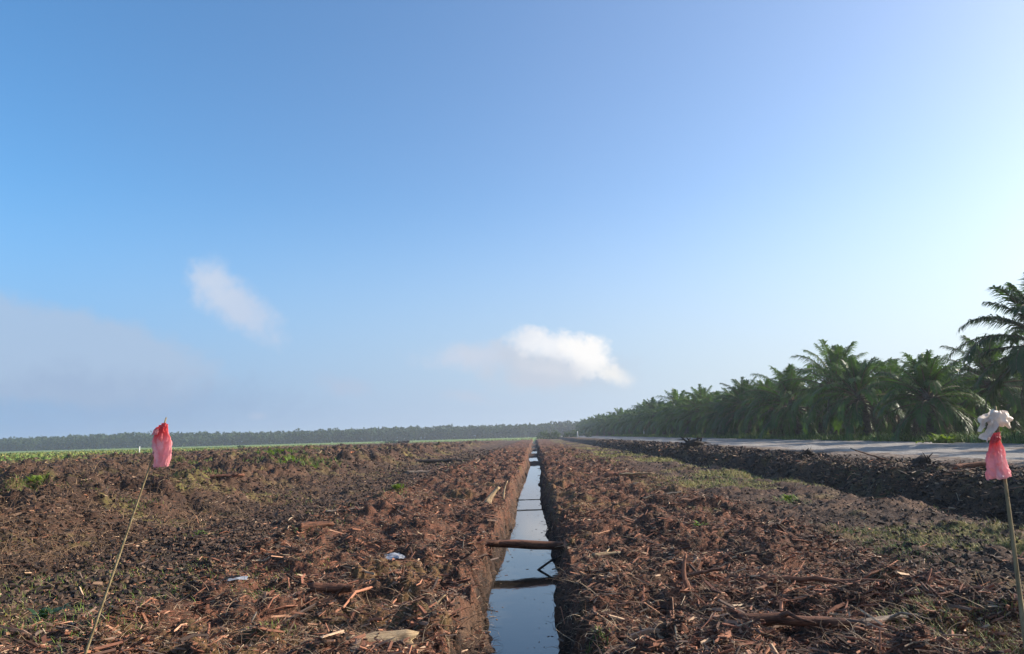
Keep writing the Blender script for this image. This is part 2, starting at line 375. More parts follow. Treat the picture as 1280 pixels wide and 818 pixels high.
def mat_plastic(name, c, trans, alpha=1.0, tinted=False):
    m, n, b, out = material(name)
    tcn = n.n('ShaderNodeTexCoord').outputs['Object']
    f = n.noise(tcn, 22, 4, .6)
    cc = n.mix(n.mr(f, .3, .7), tuple(v * .88 for v in c) + (1,), tuple(min(1, v * 1.08) for v in c) + (1,))
    if tinted: cc = n.mix(1.0, attr(n, 'tint'), n.mix(f, (.8, .8, .8, 1), (1.1, 1.1, 1.1, 1)), 'MULTIPLY')
    n.put(b.inputs['Base Color'], cc); b.inputs['Roughness'].default_value = .38
    tr = n.n('ShaderNodeBsdfTranslucent'); n.put(tr.inputs[0], cc)
    mx = n.n('ShaderNodeMixShader'); mx.inputs[0].default_value = trans
    n.t.links.new(b.outputs[0], mx.inputs[1]); n.t.links.new(tr.outputs[0], mx.inputs[2])
    tp = n.n('ShaderNodeBsdfTransparent'); m2 = n.n('ShaderNodeMixShader'); m2.inputs[0].default_value = alpha
    n.t.links.new(tp.outputs[0], m2.inputs[1]); n.t.links.new(mx.outputs[0], m2.inputs[2]); n.t.links.new(m2.outputs[0], out.inputs[0])
    bump(n, b, f, .4, .004)
    return m
M_REDP = mat_plastic('red_plastic_film', (0.80, 0.17, 0.17), .5, .86)
M_PINKP = mat_plastic('pink_plastic_film', (0.86, 0.42, 0.44), .5, .90, True)
M_KNOT = mat_plastic('red_plastic_knot', (0.72, 0.07, 0.07), .3, 1)
M_WHITEP = mat_plastic('white_plastic_film', (0.84, 0.73, 0.62), .4, .97)
M_SCRAP = mat_plastic('grey_white_plastic', (0.40, 0.43, 0.47), .25, 1)

# ------------------------------------------------------------------ ground
def ground():
    ys = [-4.0]
    while ys[-1] < 3000:
        y = ys[-1]
        if y < 4: s = .12
        elif y < 110: s = min(max(y * y / 2900.0, .021), .21)
        else: s = (y / 110) ** 2 * .5 + .2
        ys.append(y + s)
    Y = np.array(ys); T = np.linspace(-1, 1, 1240); T = np.sign(T) * (np.abs(T) * .72 + .33 * np.abs(T) ** 5)
    YY, TT = np.meshgrid(Y, T, indexing='ij'); XX = (YY + 6.5) * TT * .93
    # keep columns on the drain straight: shift fan axis so that x=0 column follows +Y
    H = height(XX, YY)
    far = ss(300, 600, YY); H = H * (1 - far) + 0.0 * far
    gm = green_mask(XX, YY); H = H * (1 - .8 * gm * ss(80, 200, YY))
    n_, m_ = YY.shape
    wx = XX + (fbm(XX, YY, 0.5, 3, 5) - 0.5) * 1.8
    chip = ss(-5.8, -4.2, wx) * (1 - ss(3.6, 6.2, wx))
    chip = chip + (1 - chip) * .42 * (1 - ss(-12, -8.8, wx)) * ss(.45, .62, fbm(XX, YY, .35, 3, 113))
    chip = np.maximum(chip, .25 * ss(.5, .62, fbm(XX, YY, .5, 3, 117)))
    bx = XX
    chip = chip * (1 - ss(9.5, 10.4, bx) * .8)
    # freshly cut drain walls are bare dark peat
    chip = chip * ss(-.34, -.05, H)
    gr = ss(.53, .60, fbm(XX, YY, .30, 4, 121) + .25 * (fbm(XX, YY, 1.6, 3, 123) - .5)) * ss(4.0, 6.0, wx) * (1 - ss(9.4, 10.2, bx)) * (.9)
    gr = np.maximum(gr, .65 * ss(.63, .70, fbm(XX, YY, .4, 4, 127)) * (1 - ss(-9.5, -8.5, wx)))
    gr = np.maximum(gr, .3 * ss(.62, .70, fbm(XX, YY, .5, 4, 131)))
    gr = np.maximum(gr, ss(27.6, 28.8, XX))
    gr = np.maximum(gr, .35 * ss(.5, .62, fbm(XX, YY, .5, 4, 137)) * ss(10.3, 11.5, bx) * (1 - ss(14, 15, XX)))
    gr = gr * ss(-.3, -.05, H)
    gr = np.maximum(gr, .75 * ss(-14, 2, -XX - (32 + .17 * YY)) * ss(.44, .6, fbm(XX, YY, .2, 4, 139)))
    sand = ss(13.2, 15.5, XX + (fbm(XX, YY, .5, 3, 141) - .5) * 2) * (1 - ss(27.6, 28.6, XX)) * .85
    V = np.stack([XX, YY, H], -1).reshape(-1, 3)
    idx = np.arange(n_ * m_).reshape(n_, m_)
    F = np.stack([idx[:-1, :-1], idx[:-1, 1:], idx[1:, 1:], idx[1:, :-1]], -1).reshape(-1, 4)
    A = np.stack([chip, gr, sand, 1 - gm], -1).reshape(-1, 4)
    o = link('ground', np_mesh('ground', V, F, M_GROUND, {'mask': A}, smooth=True)); tag(o, kind='structure')
ground()

def grid_sheet(name, xs, ys, zf, mat, **kw):
    X, Y = np.meshgrid(xs, ys); Z = zf(X, Y); V = np.stack([X, Y, Z], -1).reshape(-1, 3)
    idx = np.arange(X.size).reshape(X.shape)
    F = np.stack([idx[:-1, :-1], idx[:-1, 1:], idx[1:, 1:], idx[1:, :-1]], -1).reshape(-1, 4)
    return tag(link(name, np_mesh(name, V, F, mat, smooth=True)), **kw)
grid_sheet('water', np.linspace(-1.6, 1.6, 5), np.linspace(-4, 420, 60), lambda x, y: x * 0 + WATER_Z, mat_water(), kind='structure')
ry = np.concatenate([np.arange(4, 90, .4), np.arange(90, 520, 2)])
def roadz(x, y):
    rut = -.06 * (np.exp(-((x - 20.4) / .35) ** 2) + np.exp(-((x - 22.4) / .35) ** 2))
    edge = -.10 * (1 - ss(15.2, 16.6, x)) - .10 * ss(27.0, 28.2, x)
    return ROAD_Z + rut + edge + .22 * (fbm(x, y, .5, 5, 151, .6) - .5)
grid_sheet('sandy_road', np.arange(15.0, 28.5, .22), ry, roadz, mat_sand(), kind='structure')

# ------------------------------------------------------------------ wood debris and grass (uncountable)
rng = np.random.default_rng(7)
def scatter(n, ymin, ymax, xf, power=1.0):
    """points over the field, denser near the viewer"""
    u = rng.random(n); a, b = 1 / ymin ** power, 1 / ymax ** power
    y = (a + (b - a) * u) ** (-1 / power); x = xf(y, rng.random(n)); return x, y
def prisms(x, y, z, L, Wd, Tk, yaw, pit, rollr, taper, bend):
    """elongated splinters, three rings of four corners"""
    n = len(x); s = np.array([-.5, 0.05, .5]); V = np.zeros((n, 3, 4, 3))
    cor = np.array([(-.5, -.5), (.5, -.5), (.5, .5), (-.5, .5)])
    for r in range(3):
        wsc = 1 - taper * (r / 2) if r else 1 - .3 * taper
        wsc = wsc if np.ndim(wsc) else np.full(n, wsc)
        for c in range(4):
            lx = s[r] * L + (c % 2) * .12 * L * (r == 2)
            ly = cor[c, 0] * Wd * wsc * (.75 if r == 0 else 1) + (bend * L if r == 1 else 0)
            lz = cor[c, 1] * Tk * wsc
            cr, sr = np.cos(rollr), np.sin(rollr); ly2 = ly * cr - lz * sr; lz2 = ly * sr + lz * cr
            cp, sp = np.cos(pit), np.sin(pit); lx2 = lx * cp - lz2 * sp; lz3 = lx * sp + lz2 * cp
            cw, sw = np.cos(yaw), np.sin(yaw)
            V[:, r, c, 0] = x + lx2 * cw - ly2 * sw; V[:, r, c, 1] = y + lx2 * sw + ly2 * cw; V[:, r, c, 2] = z + lz3
    b = (np.arange(n) * 12)[:, None, None]
    f = []
    for r in (0, 1):
        for c in range(4):
            d = (c + 1) % 4; f.append([r * 4 + c, r * 4 + d, r * 4 + 4 + d, r * 4 + 4 + c])
    f.append([3, 2, 1, 0]); f.append([8, 9, 10, 11])
    F = (np.array(f)[None] + b).reshape(-1, 4)
    return V.reshape(-1, 3), F
PAL = np.array([(.34, .148, .082), (.25, .102, .058), (.18, .075, .043), (.46, .245, .145), (.52, .35, .22), (.09, .045, .030),
                (.055, .034, .026), (.20, .13, .09), (.13, .09, .07), (.50, .38, .25)])
PROB = np.array([.14, .17, .17, .06, .04, .16, .12, .06, .06, .02])
def debris():
    global flo
    VV = []; FF = []; CC = []; off_ = 0
    def add(n, ymin, ymax, xf, Lr, Wr, power, prob, lift=.0, yawdir=None, covmin=0.0, pal=None, tk=None):
        nonlocal off_
        x, y = scatter(n, ymin, ymax, xf, power)
        z = height(x, y); keep = z > -.45; keep &= ~((x > 14.6))
        cov = fbm(x, y, .55, 3, 161) + .5 * (fbm(x, y, 2.2, 2, 163) - .5); keep &= (cov > .50 - .04) | (rng.random(len(x)) < .34 + covmin)
        x, y, z = x[keep], y[keep], z[keep]; n = len(x)
        L = Lr[0] * (Lr[1] / Lr[0]) ** (rng.random(n) ** 1.6); k = np.clip(y / 24, 1, 3)
        L = L * np.clip(y / 30, 1, 2.2)
        Wd = Wr[0] * (Wr[1] / Wr[0]) ** rng.random(n) * k; Tk = Wd * (.25 + .6 * rng.random(n)) if tk is None else Wd * (.6 + .5 * rng.random(n))
        yaw = rng.random(n) * 6.283 if yawdir is None else yawdir + rng.normal(0, .6, n)
        pit = rng.normal(0, .28, n); roll_ = rng.random(n) * 3
        V, F = prisms(x, y, z + lift + Wd * .25, L, Wd, Tk, yaw, pit, roll_, rng.random(n) * .8, rng.normal(0, .08, n))
        ci = rng.choice(len(prob), n, p=np.array(prob) / np.sum(prob)); c = (PAL if pal is None else pal)[ci] * (.7 + .6 * rng.random((n, 1)))
        VV.append(V); FF.append(F + off_); CC.append(np.repeat(c, 12, 0)); off_ += len(V)
    def strip(y, u):   # either side of the drain
        s = np.where(rng.random(len(u)) < .5, -1, 1); return np.where(s < 0, -.75 - u * 4.8, .72 + u * 4.6)
    def wide(y, u): return (u * 2 - 1) * np.minimum(.80 * (y + 3), 60) * 1.0 + .19
    def bankx(y, u): return 10.2 + 3.4 * u
    add(110000, 5.0, 90, strip, (.03, .19), (.005, .028), .75, PROB)
    add(20000, 5.0, 70, strip, (.10, .38), (.010, .042), .8, PROB)
    add(1800, 5.0, 60, strip, (.25, .60), (.012, .045), .8, PROB)
    add(90000, 5.2, 90, wide, (.025, .18), (.005, .024), .8, [.10, .10, .14, .06, .07, .17, .16, .10, .09, .02])
    add(2600, 6, 70, wide, (.15, .6), (.010, .035), .8, [.12, .10, .14, .09, .07, .15, .12, .10, .09, .02])
    SOIL = np.array([(.030, .020, .014), (.055, .034, .023), (.090, .054, .035), (.14, .085, .052)]); PS = [.4, .3, .2, .1]
    def leftm(y, u): return -4.5 - u * np.minimum(.8 * (y + 3), 60)
    add(13000, 5.0, 90, strip, (.02, .08), (.012, .045), .8, PS, covmin=.2, pal=SOIL, tk=1)
    add(50000, 5.2, 110, lambda y, u: np.where((wide(y, u) > -4.6) & (wide(y, u) < 4.4), 99, wide(y, u)), (.02, .12), (.016, .07), .75, PS, covmin=.6, pal=SOIL, tk=1)
    add(42000, 10, 110, leftm, (.04, .20), (.018, .08), .6, PS, covmin=.6, pal=SOIL, tk=1)
    add(26000, 10, 110, leftm, (.04, .30), (.006, .026), .6, [.06, .08, .16, .05, .10, .2, .1, .12, .12, .04], covmin=.4)
    add(16000, 10, 130, bankx, (.03, .22), (.02, .10), .7, PS, covmin=.6, pal=SOIL, tk=1)
    add(9000, 11, 120, bankx, (.06, .5), (.008, .04), .8, [.05, .05, .1, .06, .10, .2, .2, .12, .1, .02])
    # bits afloat on the drain, gathered along its edges
    n = 170; y = 7.5 + 40 * rng.random(n) ** 1.8; e = np.where(rng.random(n) < .75, np.sign(rng.random(n) - .5) * (.25 + .2 * rng.random(n)), (rng.random(n) - .5) * .7); x = ditch_cx(y) + e
    L = .012 + .06 * rng.random(n) ** 2; v, f = prisms(x, y, x * 0 + WATER_Z + .003, L, L * .4, L * 0 + .004, rng.random(n) * 6.28, x * 0, x * 0, rng.random(n) * .7, rng.normal(0, .1, n))
    VV.append(v); FF.append(f + off_); CC.append(np.repeat(PAL[rng.integers(0, 8, n)] * .6, 12, 0)); off_ += len(v)
    V = np.concatenate(VV); F = np.concatenate(FF); C = np.concatenate(CC)
    tag(link('wood_debris', np_mesh('wood_debris', V, F, M_DEBRIS, {'tint': C})),
        'splintered red brown wood chips strewn over the churned peat', 'wood debris', kind='stuff')
debris()

def strands(n, ymin, ymax, xf, Lr, rad, power, pal, zmin=-.5, up=.3, seg=5):
    """thin curved ribbons of triangular section: rootlets"""
    x, y = scatter(n, ymin, ymax, xf, power); z = height(x, y); k = (z > zmin) & (x < 14.5); x, y, z = x[k], y[k], z[k]; n = len(x)
    L = Lr[0] * (Lr[1] / Lr[0]) ** rng.random(n); a = rng.random(n) * 6.283; e = up * rng.normal(0, 1, n) + up
    r = rad * (.5 + rng.random(n)) * np.clip(y / 14, 1, 3)
    V = np.zeros((n, seg, 3, 3)); P = np.stack([x, y, z + .005], -1); ca = rng.normal(0, .55, n); ce = -np.abs(rng.normal(.25, .3, n))
    for s in range(seg):
        d = np.stack([np.cos(a) * np.cos(e), np.sin(a) * np.cos(e), np.sin(e)], -1)
        sidev = np.stack([-np.sin(a), np.cos(a), 0 * a], -1); upv = np.cross(d, sidev)
        rr = (r * (1 - .8 * s / (seg - 1)))[:, None]
        for c in range(3):
            an = c * 2.094; V[:, s, c] = P + rr * (sidev * math.cos(an) + upv * math.sin(an))
        P = P + d * (L / (seg - 1))[:, None]; a = a + ca; e = e + ce
    f = []
    for s in range(seg - 1):
        for c in range(3):
            d = (c + 1) % 3; f.append([s * 3 + c, s * 3 + d, s * 3 + 3 + d, s * 3 + 3 + c])
    F = (np.array(f)[None] + (np.arange(n) * seg * 3)[:, None, None]).reshape(-1, 4)
    C = pal[rng.integers(0, len(pal), n)] * (.7 + .6 * rng.random((n, 1)))
    return V.reshape(-1, 3), F, np.repeat(C, seg * 3, 0)
def wide2(y, u): return (u * 2 - 1) * np.minimum(.80 * (y + 3), 40) + .19
def near_strip(y, u): return np.where(rng.random(len(u)) < .5, -.5 - u * 5, .5 + u * 5)
RP = np.array([(.34, .22, .13), (.25, .13, .08), (.45, .34, .22), (.12, .07, .05), (.20, .13, .09)])
a_ = strands(26000, 5, 40, near_strip, (.10, .42), .0032, 1.0, RP); b_ = strands(16000, 5, 60, wide2, (.08, .4), .0034, 1.0, RP)
c_ = strands(24000, 11, 90, lambda y, u: -8 - u * np.minimum(.78 * (y + 2), 50), (.12, .6), .0045, .8, np.array([(.28, .18, .10), (.20, .12, .07), (.13, .08, .05)]), up=.5)
V = np.concatenate([a_[0], b_[0], c_[0]]); F = np.concatenate([a_[1], b_[1] + len(a_[0]), c_[1] + len(a_[0]) + len(b_[0])]); C = np.concatenate([a_[2], b_[2], c_[2]])
tag(link('rootlets', np_mesh('rootlets', V, F, M_DEBRIS, {'tint': C}, smooth=True)),
    'thin pale rootlets and fibres curling out of the peat', 'roots', kind='stuff')

def blades(x, y, hgt, wid, pal, seg=3, lean=.5):
    z = height(x, y); k = z > -.3; x, y, z, hgt, wid = x[k], y[k], z[k], hgt[k], wid[k]; n = len(x)
    a = rng.random(n) * 6.283; P = np.stack([x, y, z - .01], -1); e = 1.45 - np.abs(rng.normal(0, lean, n))
    V = np.zeros((n, seg, 2, 3)); w0 = wid
    sd = np.stack([-np.sin(a), np.cos(a), 0 * a], -1)
    for s in range(seg):
        ww = (w0 * (1 - .85 * s / (seg - 1)))[:, None] / 2; V[:, s, 0] = P - sd * ww; V[:, s, 1] = P + sd * ww
        d = np.stack([np.cos(a) * np.cos(e), np.sin(a) * np.cos(e), np.sin(e)], -1)
        P = P + d * (hgt / (seg - 1))[:, None]; e = e - .5
    f = np.array([[s * 2, s * 2 + 1, s * 2 + 3, s * 2 + 2] for s in range(seg - 1)])
    F = (f[None] + (np.arange(n) * seg * 2)[:, None, None]).reshape(-1, 4)
    C = pal[rng.integers(0, len(pal), n)] * (.75 + .5 * rng.random((n, 1)))
    return V.reshape(-1, 3), F, np.repeat(C, seg * 2, 0)
GP = np.array([(.30, .30, .06), (.40, .36, .10), (.20, .23, .045), (.42, .35, .14)])
GB = np.array([(.10, .17, .025), (.16, .23, .035), (.20, .25, .05), (.08, .13, .022)])
def grass():
    parts = []
    # moss-like yellow grass on the right of the chips
    x, y = scatter(120000, 6, 90, lambda y, u: 3.4 + u * 6.6, .8)
    n_ = fbm(x, y, .30, 4, 121) + .25 * (fbm(x, y, 1.6, 3, 123) - .5); k = n_ > .535; x, y = x[k], y[k]; s = np.clip(y / 16, 1, 4)
    parts.append(blades(x, y, (.04 + .09 * rng.random(len(x))) * s ** .6, .009 * s, GP))
    # patches on the left mounds
    x, y = scatter(80000, 6, 110, lambda y, u: -3 - u * (.85 * y + 5), .8)
    n_ = fbm(x, y, .4, 4, 127) + .25 * (fbm(x, y, 1.6, 3, 123) - .5); k = n_ > .645; x, y = x[k], y[k]; s = np.clip(y / 16, 1, 5)
    parts.append(blades(x, y, (.04 + .10 * rng.random(len(x))) * s ** .6, .009 * s, np.concatenate([GP, GB])))
    # clumps seen one by one in the photograph
    for (px, py, wm, n, hh) in ((345, 581, 2.6, 2600, .42), (372, 595, 2.0, 1800, .34), (225, 603, 1.5, 1100, .24), (250, 618, 1.0, 600, .2), (395, 574, 1.6, 900, .3), (40, 652, .55, 800, .18), (115, 650, .5, 260, .12),
                          (170, 650, .4, 260, .12), (498, 617, .4, 300, .12), (250, 667, .35, 260, .12), (385, 662, .5, 420, .12), (424, 652, .35, 220, .10),
                          (330, 730, .35, 300, .11), (350, 772, .22, 200, .09), (985, 628, .5, 420, .12), (1110, 680, .6, 500, .10), (1060, 663, .5, 300, .10),
                          (900, 600, 1.2, 500, .16), (470, 547, 6, 500, .5), (596, 785, .18, 220, .08), (745, 795, .12, 160, .09), (1150, 690, .5, 300, .08),
                          (60, 720, .8, 380, .15), (200, 730, .8, 380, .13), (40, 780, .6, 350, .15), (130, 790, .5, 260, .15), (230, 700, .6, 200, .12)):
        c = on_z(px, py, .1); y0 = min(c.y, 150); x = c.x * y0 / c.y + rng.normal(0, wm * .5, n); y = y0 + rng.normal(0, wm * .8, n); s = np.clip(y / 16, 1, 5)
        parts.append(blades(x, y, hh * (.5 + .8 * rng.random(n)), .010 * s, GB, lean=.6))
    # green verge under the palms and low crop on the left
    x = 27.2 + 4.5 * rng.random(34000) ** 1.4; y = 30 + 240 * rng.random(34000) ** 1.3
    parts.append(blades(x, y, .2 + .5 * rng.random(34000) * fbm(x, y, .35, 3, 181) * 2, .06 + y / 2000, GB * 1.15, lean=.6))
    x, y = scatter(60000, 60, 420, lambda y, u: -(26 + .13 * y) * np.where(y > 300, 0, 1) - u * .75 * y + np.where(y > 300, 4, 0), .7); k = green_mask(x, y) > .35 - .3 * rng.random(len(x)); x, y = x[k], y[k]
    parts.append(blades(x, y, (.08 + .22 * rng.random(len(x))) * (1 + y / 300), .07 + y / 1200, np.concatenate([GB, GP * .8]), lean=.9))
    o = 0; VV, FF, CC = [], [], []
    for v, f, c in parts: VV.append(v); FF.append(f + o); CC.append(c); o += len(v)
    tag(link('grass', np_mesh('grass', np.concatenate(VV), np.concatenate(FF), M_GRASSMIX, {'tint': np.concatenate(CC)})),
        'yellow green grass in patches on the peat and along the verge', 'grass', kind='stuff')
grass()

# ------------------------------------------------------------------ shaped things: tubes
def tube(pts, rads, seg=10, rough=.0, seed=0, ragged=0.0, squash=1.0):
    """closed bent tube through pts with radius per point, uneven skin, torn ends"""
    r_ = np.random.default_rng(seed); P = [Vector(p) for p in pts]; n = len(P); V = []; F = []
    up = Vector((0, 0, 1)); lob = r_.random(6) * 6.28
    for i in range(n):
        d = (P[min(i + 1, n - 1)] - P[max(i - 1, 0)]).normalized()
        s = d.cross(up); s = s.normalized() if s.length > .05 else Vector((1, 0, 0)); u = s.cross(d)
        for k in range(seg):
            a = 2 * math.pi * k / seg
            rr = rads[i] * (1 + rough * (.5 * math.sin(2 * a + lob[0] + i * .25) + .35 * math.sin(3 * a + lob[1] - i * .4) + .4 * (r_.random() - .5)))
            off_ = d * (ragged * (r_.random() - .5) * rads[i] * 2.5) if i in (0, n - 1) else Vector((0, 0, 0))
            V.append(P[i] + s * (math.cos(a) * rr) + u * (math.sin(a) * rr * squash) + off_)
    for i in range(n - 1):
        for k in range(seg):
            q = (k + 1) % seg; F.append((i * seg + k, i * seg + q, (i + 1) * seg + q, (i + 1) * seg + k))
    c0 = len(V); V.append(P[0]); V.append(P[-1] )
    for k in range(seg):
        q = (k + 1) % seg; F.append((c0, q, k)); F.append((c0 + 1, (n - 1) * seg + k, (n - 1) * seg + q))
    return V, F
def mk(name, chunks, mat, parent=None, smooth=True):
    V = []; F = []
    for v, f in chunks:
        o = len(V); V += [tuple(q) for q in v]; F += [tuple(i + o for i in t) for t in f]
    me = bpy.data.meshes.new(name); me.from_pydata(V, [], F); me.materials.append(mat)
    me.polygons.foreach_set('use_smooth', [smooth] * len(me.polygons)); me.update()
    return link(name, me, parent)
def spine(L, bend, n=9, seed=0, wob=.04):
    r_ = random.Random(seed); return [Vector(((i / (n - 1) - .5) * L, bend * L * (1 - (2 * i / (n - 1) - 1) ** 2) + r_.uniform(-wob, wob) * L * .3,
                                             r_.uniform(-wob, wob) * L * .3)) for i in range(n)]
def gz(x, y): return float(height(np.array([x]), np.array([y]))[0])
def wood(name, label, cat, px, py, L, r, yaw, mat, bend=.05, pitch=0, lift=.3, seed=1, taper=.35, branch=0, zref=.05, flat=1.0, group=None):
    c = on_z(px, py, zref); z = max(gz(c.x, c.y), gz(c.x + .3 * L * math.cos(yaw), c.y + .3 * L * math.sin(yaw)) - .05, -.6)
    sp = spine(L, bend, 11, seed); rr = random.Random(seed + 5)
    rads = [r * (1 - taper * i / 10) * rr.uniform(.88, 1.12) for i in range(11)]
    ch = [tube(sp, rads, 12, .22, seed, .8, flat)]
    for b in range(branch):
        i = rr.randint(2, 8); st = sp[i]; an = rr.choice([-1, 1]) * rr.uniform(.5, 1.2); l2 = L * rr.uniform(.2, .4)
        q = [st + Vector((math.cos(an) * l2 * t, math.sin(an) * l2 * t, l2 * t * rr.uniform(.1, .5) + .02 * math.sin(t * 5))) for t in (0, .3, .6, 1)]
        ch.append(tube(q, [r * .55, r * .42, r * .3, r * .14], 8, .15, seed + b))
    o = mk(name, ch, mat); o.location = (c.x, c.y, z + r * lift); o.rotation_euler = Euler((0, -pitch, yaw))
    return tag(o, label, cat, group)

R = math.radians
# log bridging the drain
lc = on_z(640, 683, -.16)
sp = [Vector((-1.35, .02, .09)), Vector((-1.0, .03, .07)), Vector((-.6, 0, .06)), Vector((-.25, -.01, .055)), Vector((.1, .0, .03)), Vector((.45, .02, .01)),
      Vector((.85, .0, .0)), Vector((1.25, -.03, .01)), Vector((1.6, -.05, .03))]
o = mk('fallen_log', [tube(sp, [.035, .055, .075, .090, .092, .085, .08, .065, .04], 18, .22, 3, 1.2),
                      tube([Vector((-.45, -.02, .08)), Vector((-.75, -.1, .09)), Vector((-1.05, -.16, .03))], [.04, .03, .015], 8, .15, 4),
                      tube([Vector((.5, .0, .02)), Vector((.9, .12, .08)), Vector((1.3, .2, .10))], [.03, .02, .01], 8, .15, 4)], M_LOG)
o.location = (.0, lc.y, -.17); o.rotation_euler = (0, R(.3), R(-2))
tag(o, 'dark red brown log lying across the water of the drain', 'log')
# branch leaning into the water, with a fork
wp = on_z(667, 713, WATER_Z)
o = mk('broken_branch', [tube([Vector((-.03, 0, -.10)), Vector((.12, .03, .02)), Vector((.34, .06, .16)), Vector((.52, .08, .23)), Vector((.68, .10, .24))], [.022, .022, .019, .016, .010], 8, .15, 6),
                         tube([Vector((.10, .03, .0)), Vector((.16, .0, .04)), Vector((.2, -.05, .03))], [.010, .007, .004], 6, .1, 8)], M_BLACK)
o.location = wp; tag(o, 'thin dark branch standing in the water just beyond the reflection of the log', 'branch')
# small sticks across the drain farther out
for (px, py, L, lab) in ((663, 625, 1.25, 'thin twig lying across the drain water, farther of the pair'), (662, 638, 1.1, 'thin twig lying across the drain water, nearer of the pair')):
    c = on_z(px, py, WATER_Z); o = mk('twig', [tube(spine(L, .03, 7, px), [.012] * 7, 6, .2, px)], M_BLACK); o.location = (c.x, c.y, WATER_Z + .008); o.rotation_euler = (0, 0, R(6 if py > 630 else -2))
    tag(o, lab, 'twig')
wood('tree_stump', 'broad pale tan slab of rotten wood at the bottom edge left of the drain', 'stump', 474, 808, .62, .13, R(6), M_TAN, .03, R(4), .35, 11, .1, 1, .05, .75)
wood('wood_lump', 'orange brown knobbly wood end beside the tan slab', 'wood lump', 383, 812, .22, .055, R(70), M_ORANGE, .1, R(25), .5, 12, .3)
wood('orange_log', 'short bright orange cut log lying at the foot of the left mounds', 'log', 432, 584, .95, .20, R(-4), M_ORANGE, .01, 0, .7, 13, .05)
wood('flat_board', 'pale grey weathered board lying flat left of the chip strip', 'board', 430, 642, 1.0, .07, R(14), M_GREY, .02, R(4), .9, 14, .3, 0, .05, .5)
wood('buried_log', 'dull brown half buried log in the dark track', 'log', 395, 668, .8, .08, R(40), M_LOG, .04, 0, .4, 15, .3)
wood('root_fork', 'forked tan root standing up on the left lip of the drain', 'root', 546, 757, .42, .022, R(60), M_TAN, .12, R(40), 2.5, 16, .5, 3)
wood('pale_stick', 'short whitish stick standing upright beside the left end of the log', 'stick', 579, 690, .26, .016, R(20), M_GREY, .03, R(82), 8.0, 17, .4)
wood('curved_root', 'thin curved grey root lying on the left bank near the picture bottom', 'root', 566, 768, .40, .011, R(35), M_GREY, .2, R(20), 4, 18, .6)
wood('splintered_log', 'long red brown splintered log among the chips left of the drain', 'log', 470, 748, 1.0, .06, R(8), M_RED, .04, R(3), .8, 19, .4, 1)
wood('dark_log', 'short dark log with reddish end left of the long splintered one', 'log', 414, 750, .55, .06, R(-8), M_LOG, .05, 0, .9, 20, .3)
wood('tan_branch', 'tan bent branch lying on chips just right of the drain by the log', 'branch', 770, 693, .75, .040, R(8), M_TAN, .08, R(3), 1.1, 21, .5, 1)
wood('standing_splinter', 'upright reddish splinter of wood standing in the chips right of the drain', 'splinter', 861, 752, .40, .035, R(80), M_RED, .08, R(70), 5, 22, .5)
wood('overhanging_slab', 'dark brown slab tilted on the chips beside the upright splinter', 'wood slab', 878, 737, .55, .05, R(-10), M_LOG, .05, R(12), 2.2, 23, .3, 0, .05, .5)
wood('pale_branch', 'thin pale branch curving down toward the camera right of the drain', 'branch', 832, 765, .65, .013, R(-48), M_TAN, .12, R(-4), 4, 24, .6)
wood('dark_pole', 'long straight dark pole lying slantwise on the mossy peat at right', 'pole', 828, 634, 1.9, .035, R(48), M_BLACK, .02, R(1), 2.0, 25, .4)
wood('tree_root', 'reddish root chunk with a pale broken face right of the drain', 'root', 775, 601, 1.1, .14, R(-5), M_RED, .05, R(3), .8, 26, .4, 2)
wood('tan_board', 'light tan flat board of split wood right of the drain, mid distance', 'board', 796, 603, 1.3, .09, R(-6), M_TAN, .02, 0, 1.0, 27, .4, 0, .05, .5)  # flattened board in the pale tan wood colour
wood('long_branch', 'long low red brown branch lying toward the lower right', 'branch', 1040, 745, 1.6, .035, R(-22), M_RED, .05, 0, 1.4, 28, .5, 2)
wood('ribbed_log', 'thick ribbed brown log half sunk in chips at the bottom right', 'log', 1010, 795, 1.3, .06, R(-16), M_LOG, .04, 0, .9, 29, .3, 1)
wood('grey_branch', 'grey branch lying on chips near the bottom right corner stake', 'branch', 1130, 795, .9, .03, R(12), M_GREY, .06, 0, 1.2, 30, .4, 1)
wood('pale_root', 'small curved white root on dark peat left of the right stake', 'root', 1095, 706, .40, .014, R(50), M_TAN, .22, R(5), 3, 31, .5, 1)
wood('mound_root', 'pinkish broken root sticking out of the left mound', 'root', 399, 583, .75, .09, R(70), M_TAN, .08, R(35), 1.4, 32, .5, 2)
wood('mound_branch', 'long brown branch lying along the top of the left mounds', 'branch', 100, 590, 3.6, .07, R(10), M_RED, .03, R(2), 2, 33, .5, 2)
wood('mound_log', 'fallen red brown log at the foot of the mounds near the left stake', 'log', 265, 622, 2.2, .08, R(8), M_RED, .03, 0, 1, 34, .4, 1)
wood('black_stump', 'black stump with raised stub on the skyline left of the drain', 'stump', 505, 556, 3.4, .55, R(4), M_BLACK, .05, R(6), .8, 35, .5, 3)
wood('black_log', 'dark log lying along the track at middle distance on the left', 'log', 545, 577, 5.5, .20, R(3), M_BLACK, .01, 0, 1.0, 36, .4)  # long straight log, black wood colour along its whole length
wood('pale_log', 'pale grey log on the flat beyond the dark log', 'log', 526, 592, 1.6, .12, R(8), M_GREY, .03, 0, .8, 37, .3)
wood('white_branch', 'white stripped branch standing in chips on the left lip of the drain', 'branch', 632, 624, .7, .035, R(70), M_TAN, .06, R(60), 6, 38, .5)
wood('chip_stack', 'light splintered block of wood at the left lip of the drain', 'wood block', 616, 628, .7, .10, R(50), M_TAN, .05, R(40), 1.5, 39, .5)
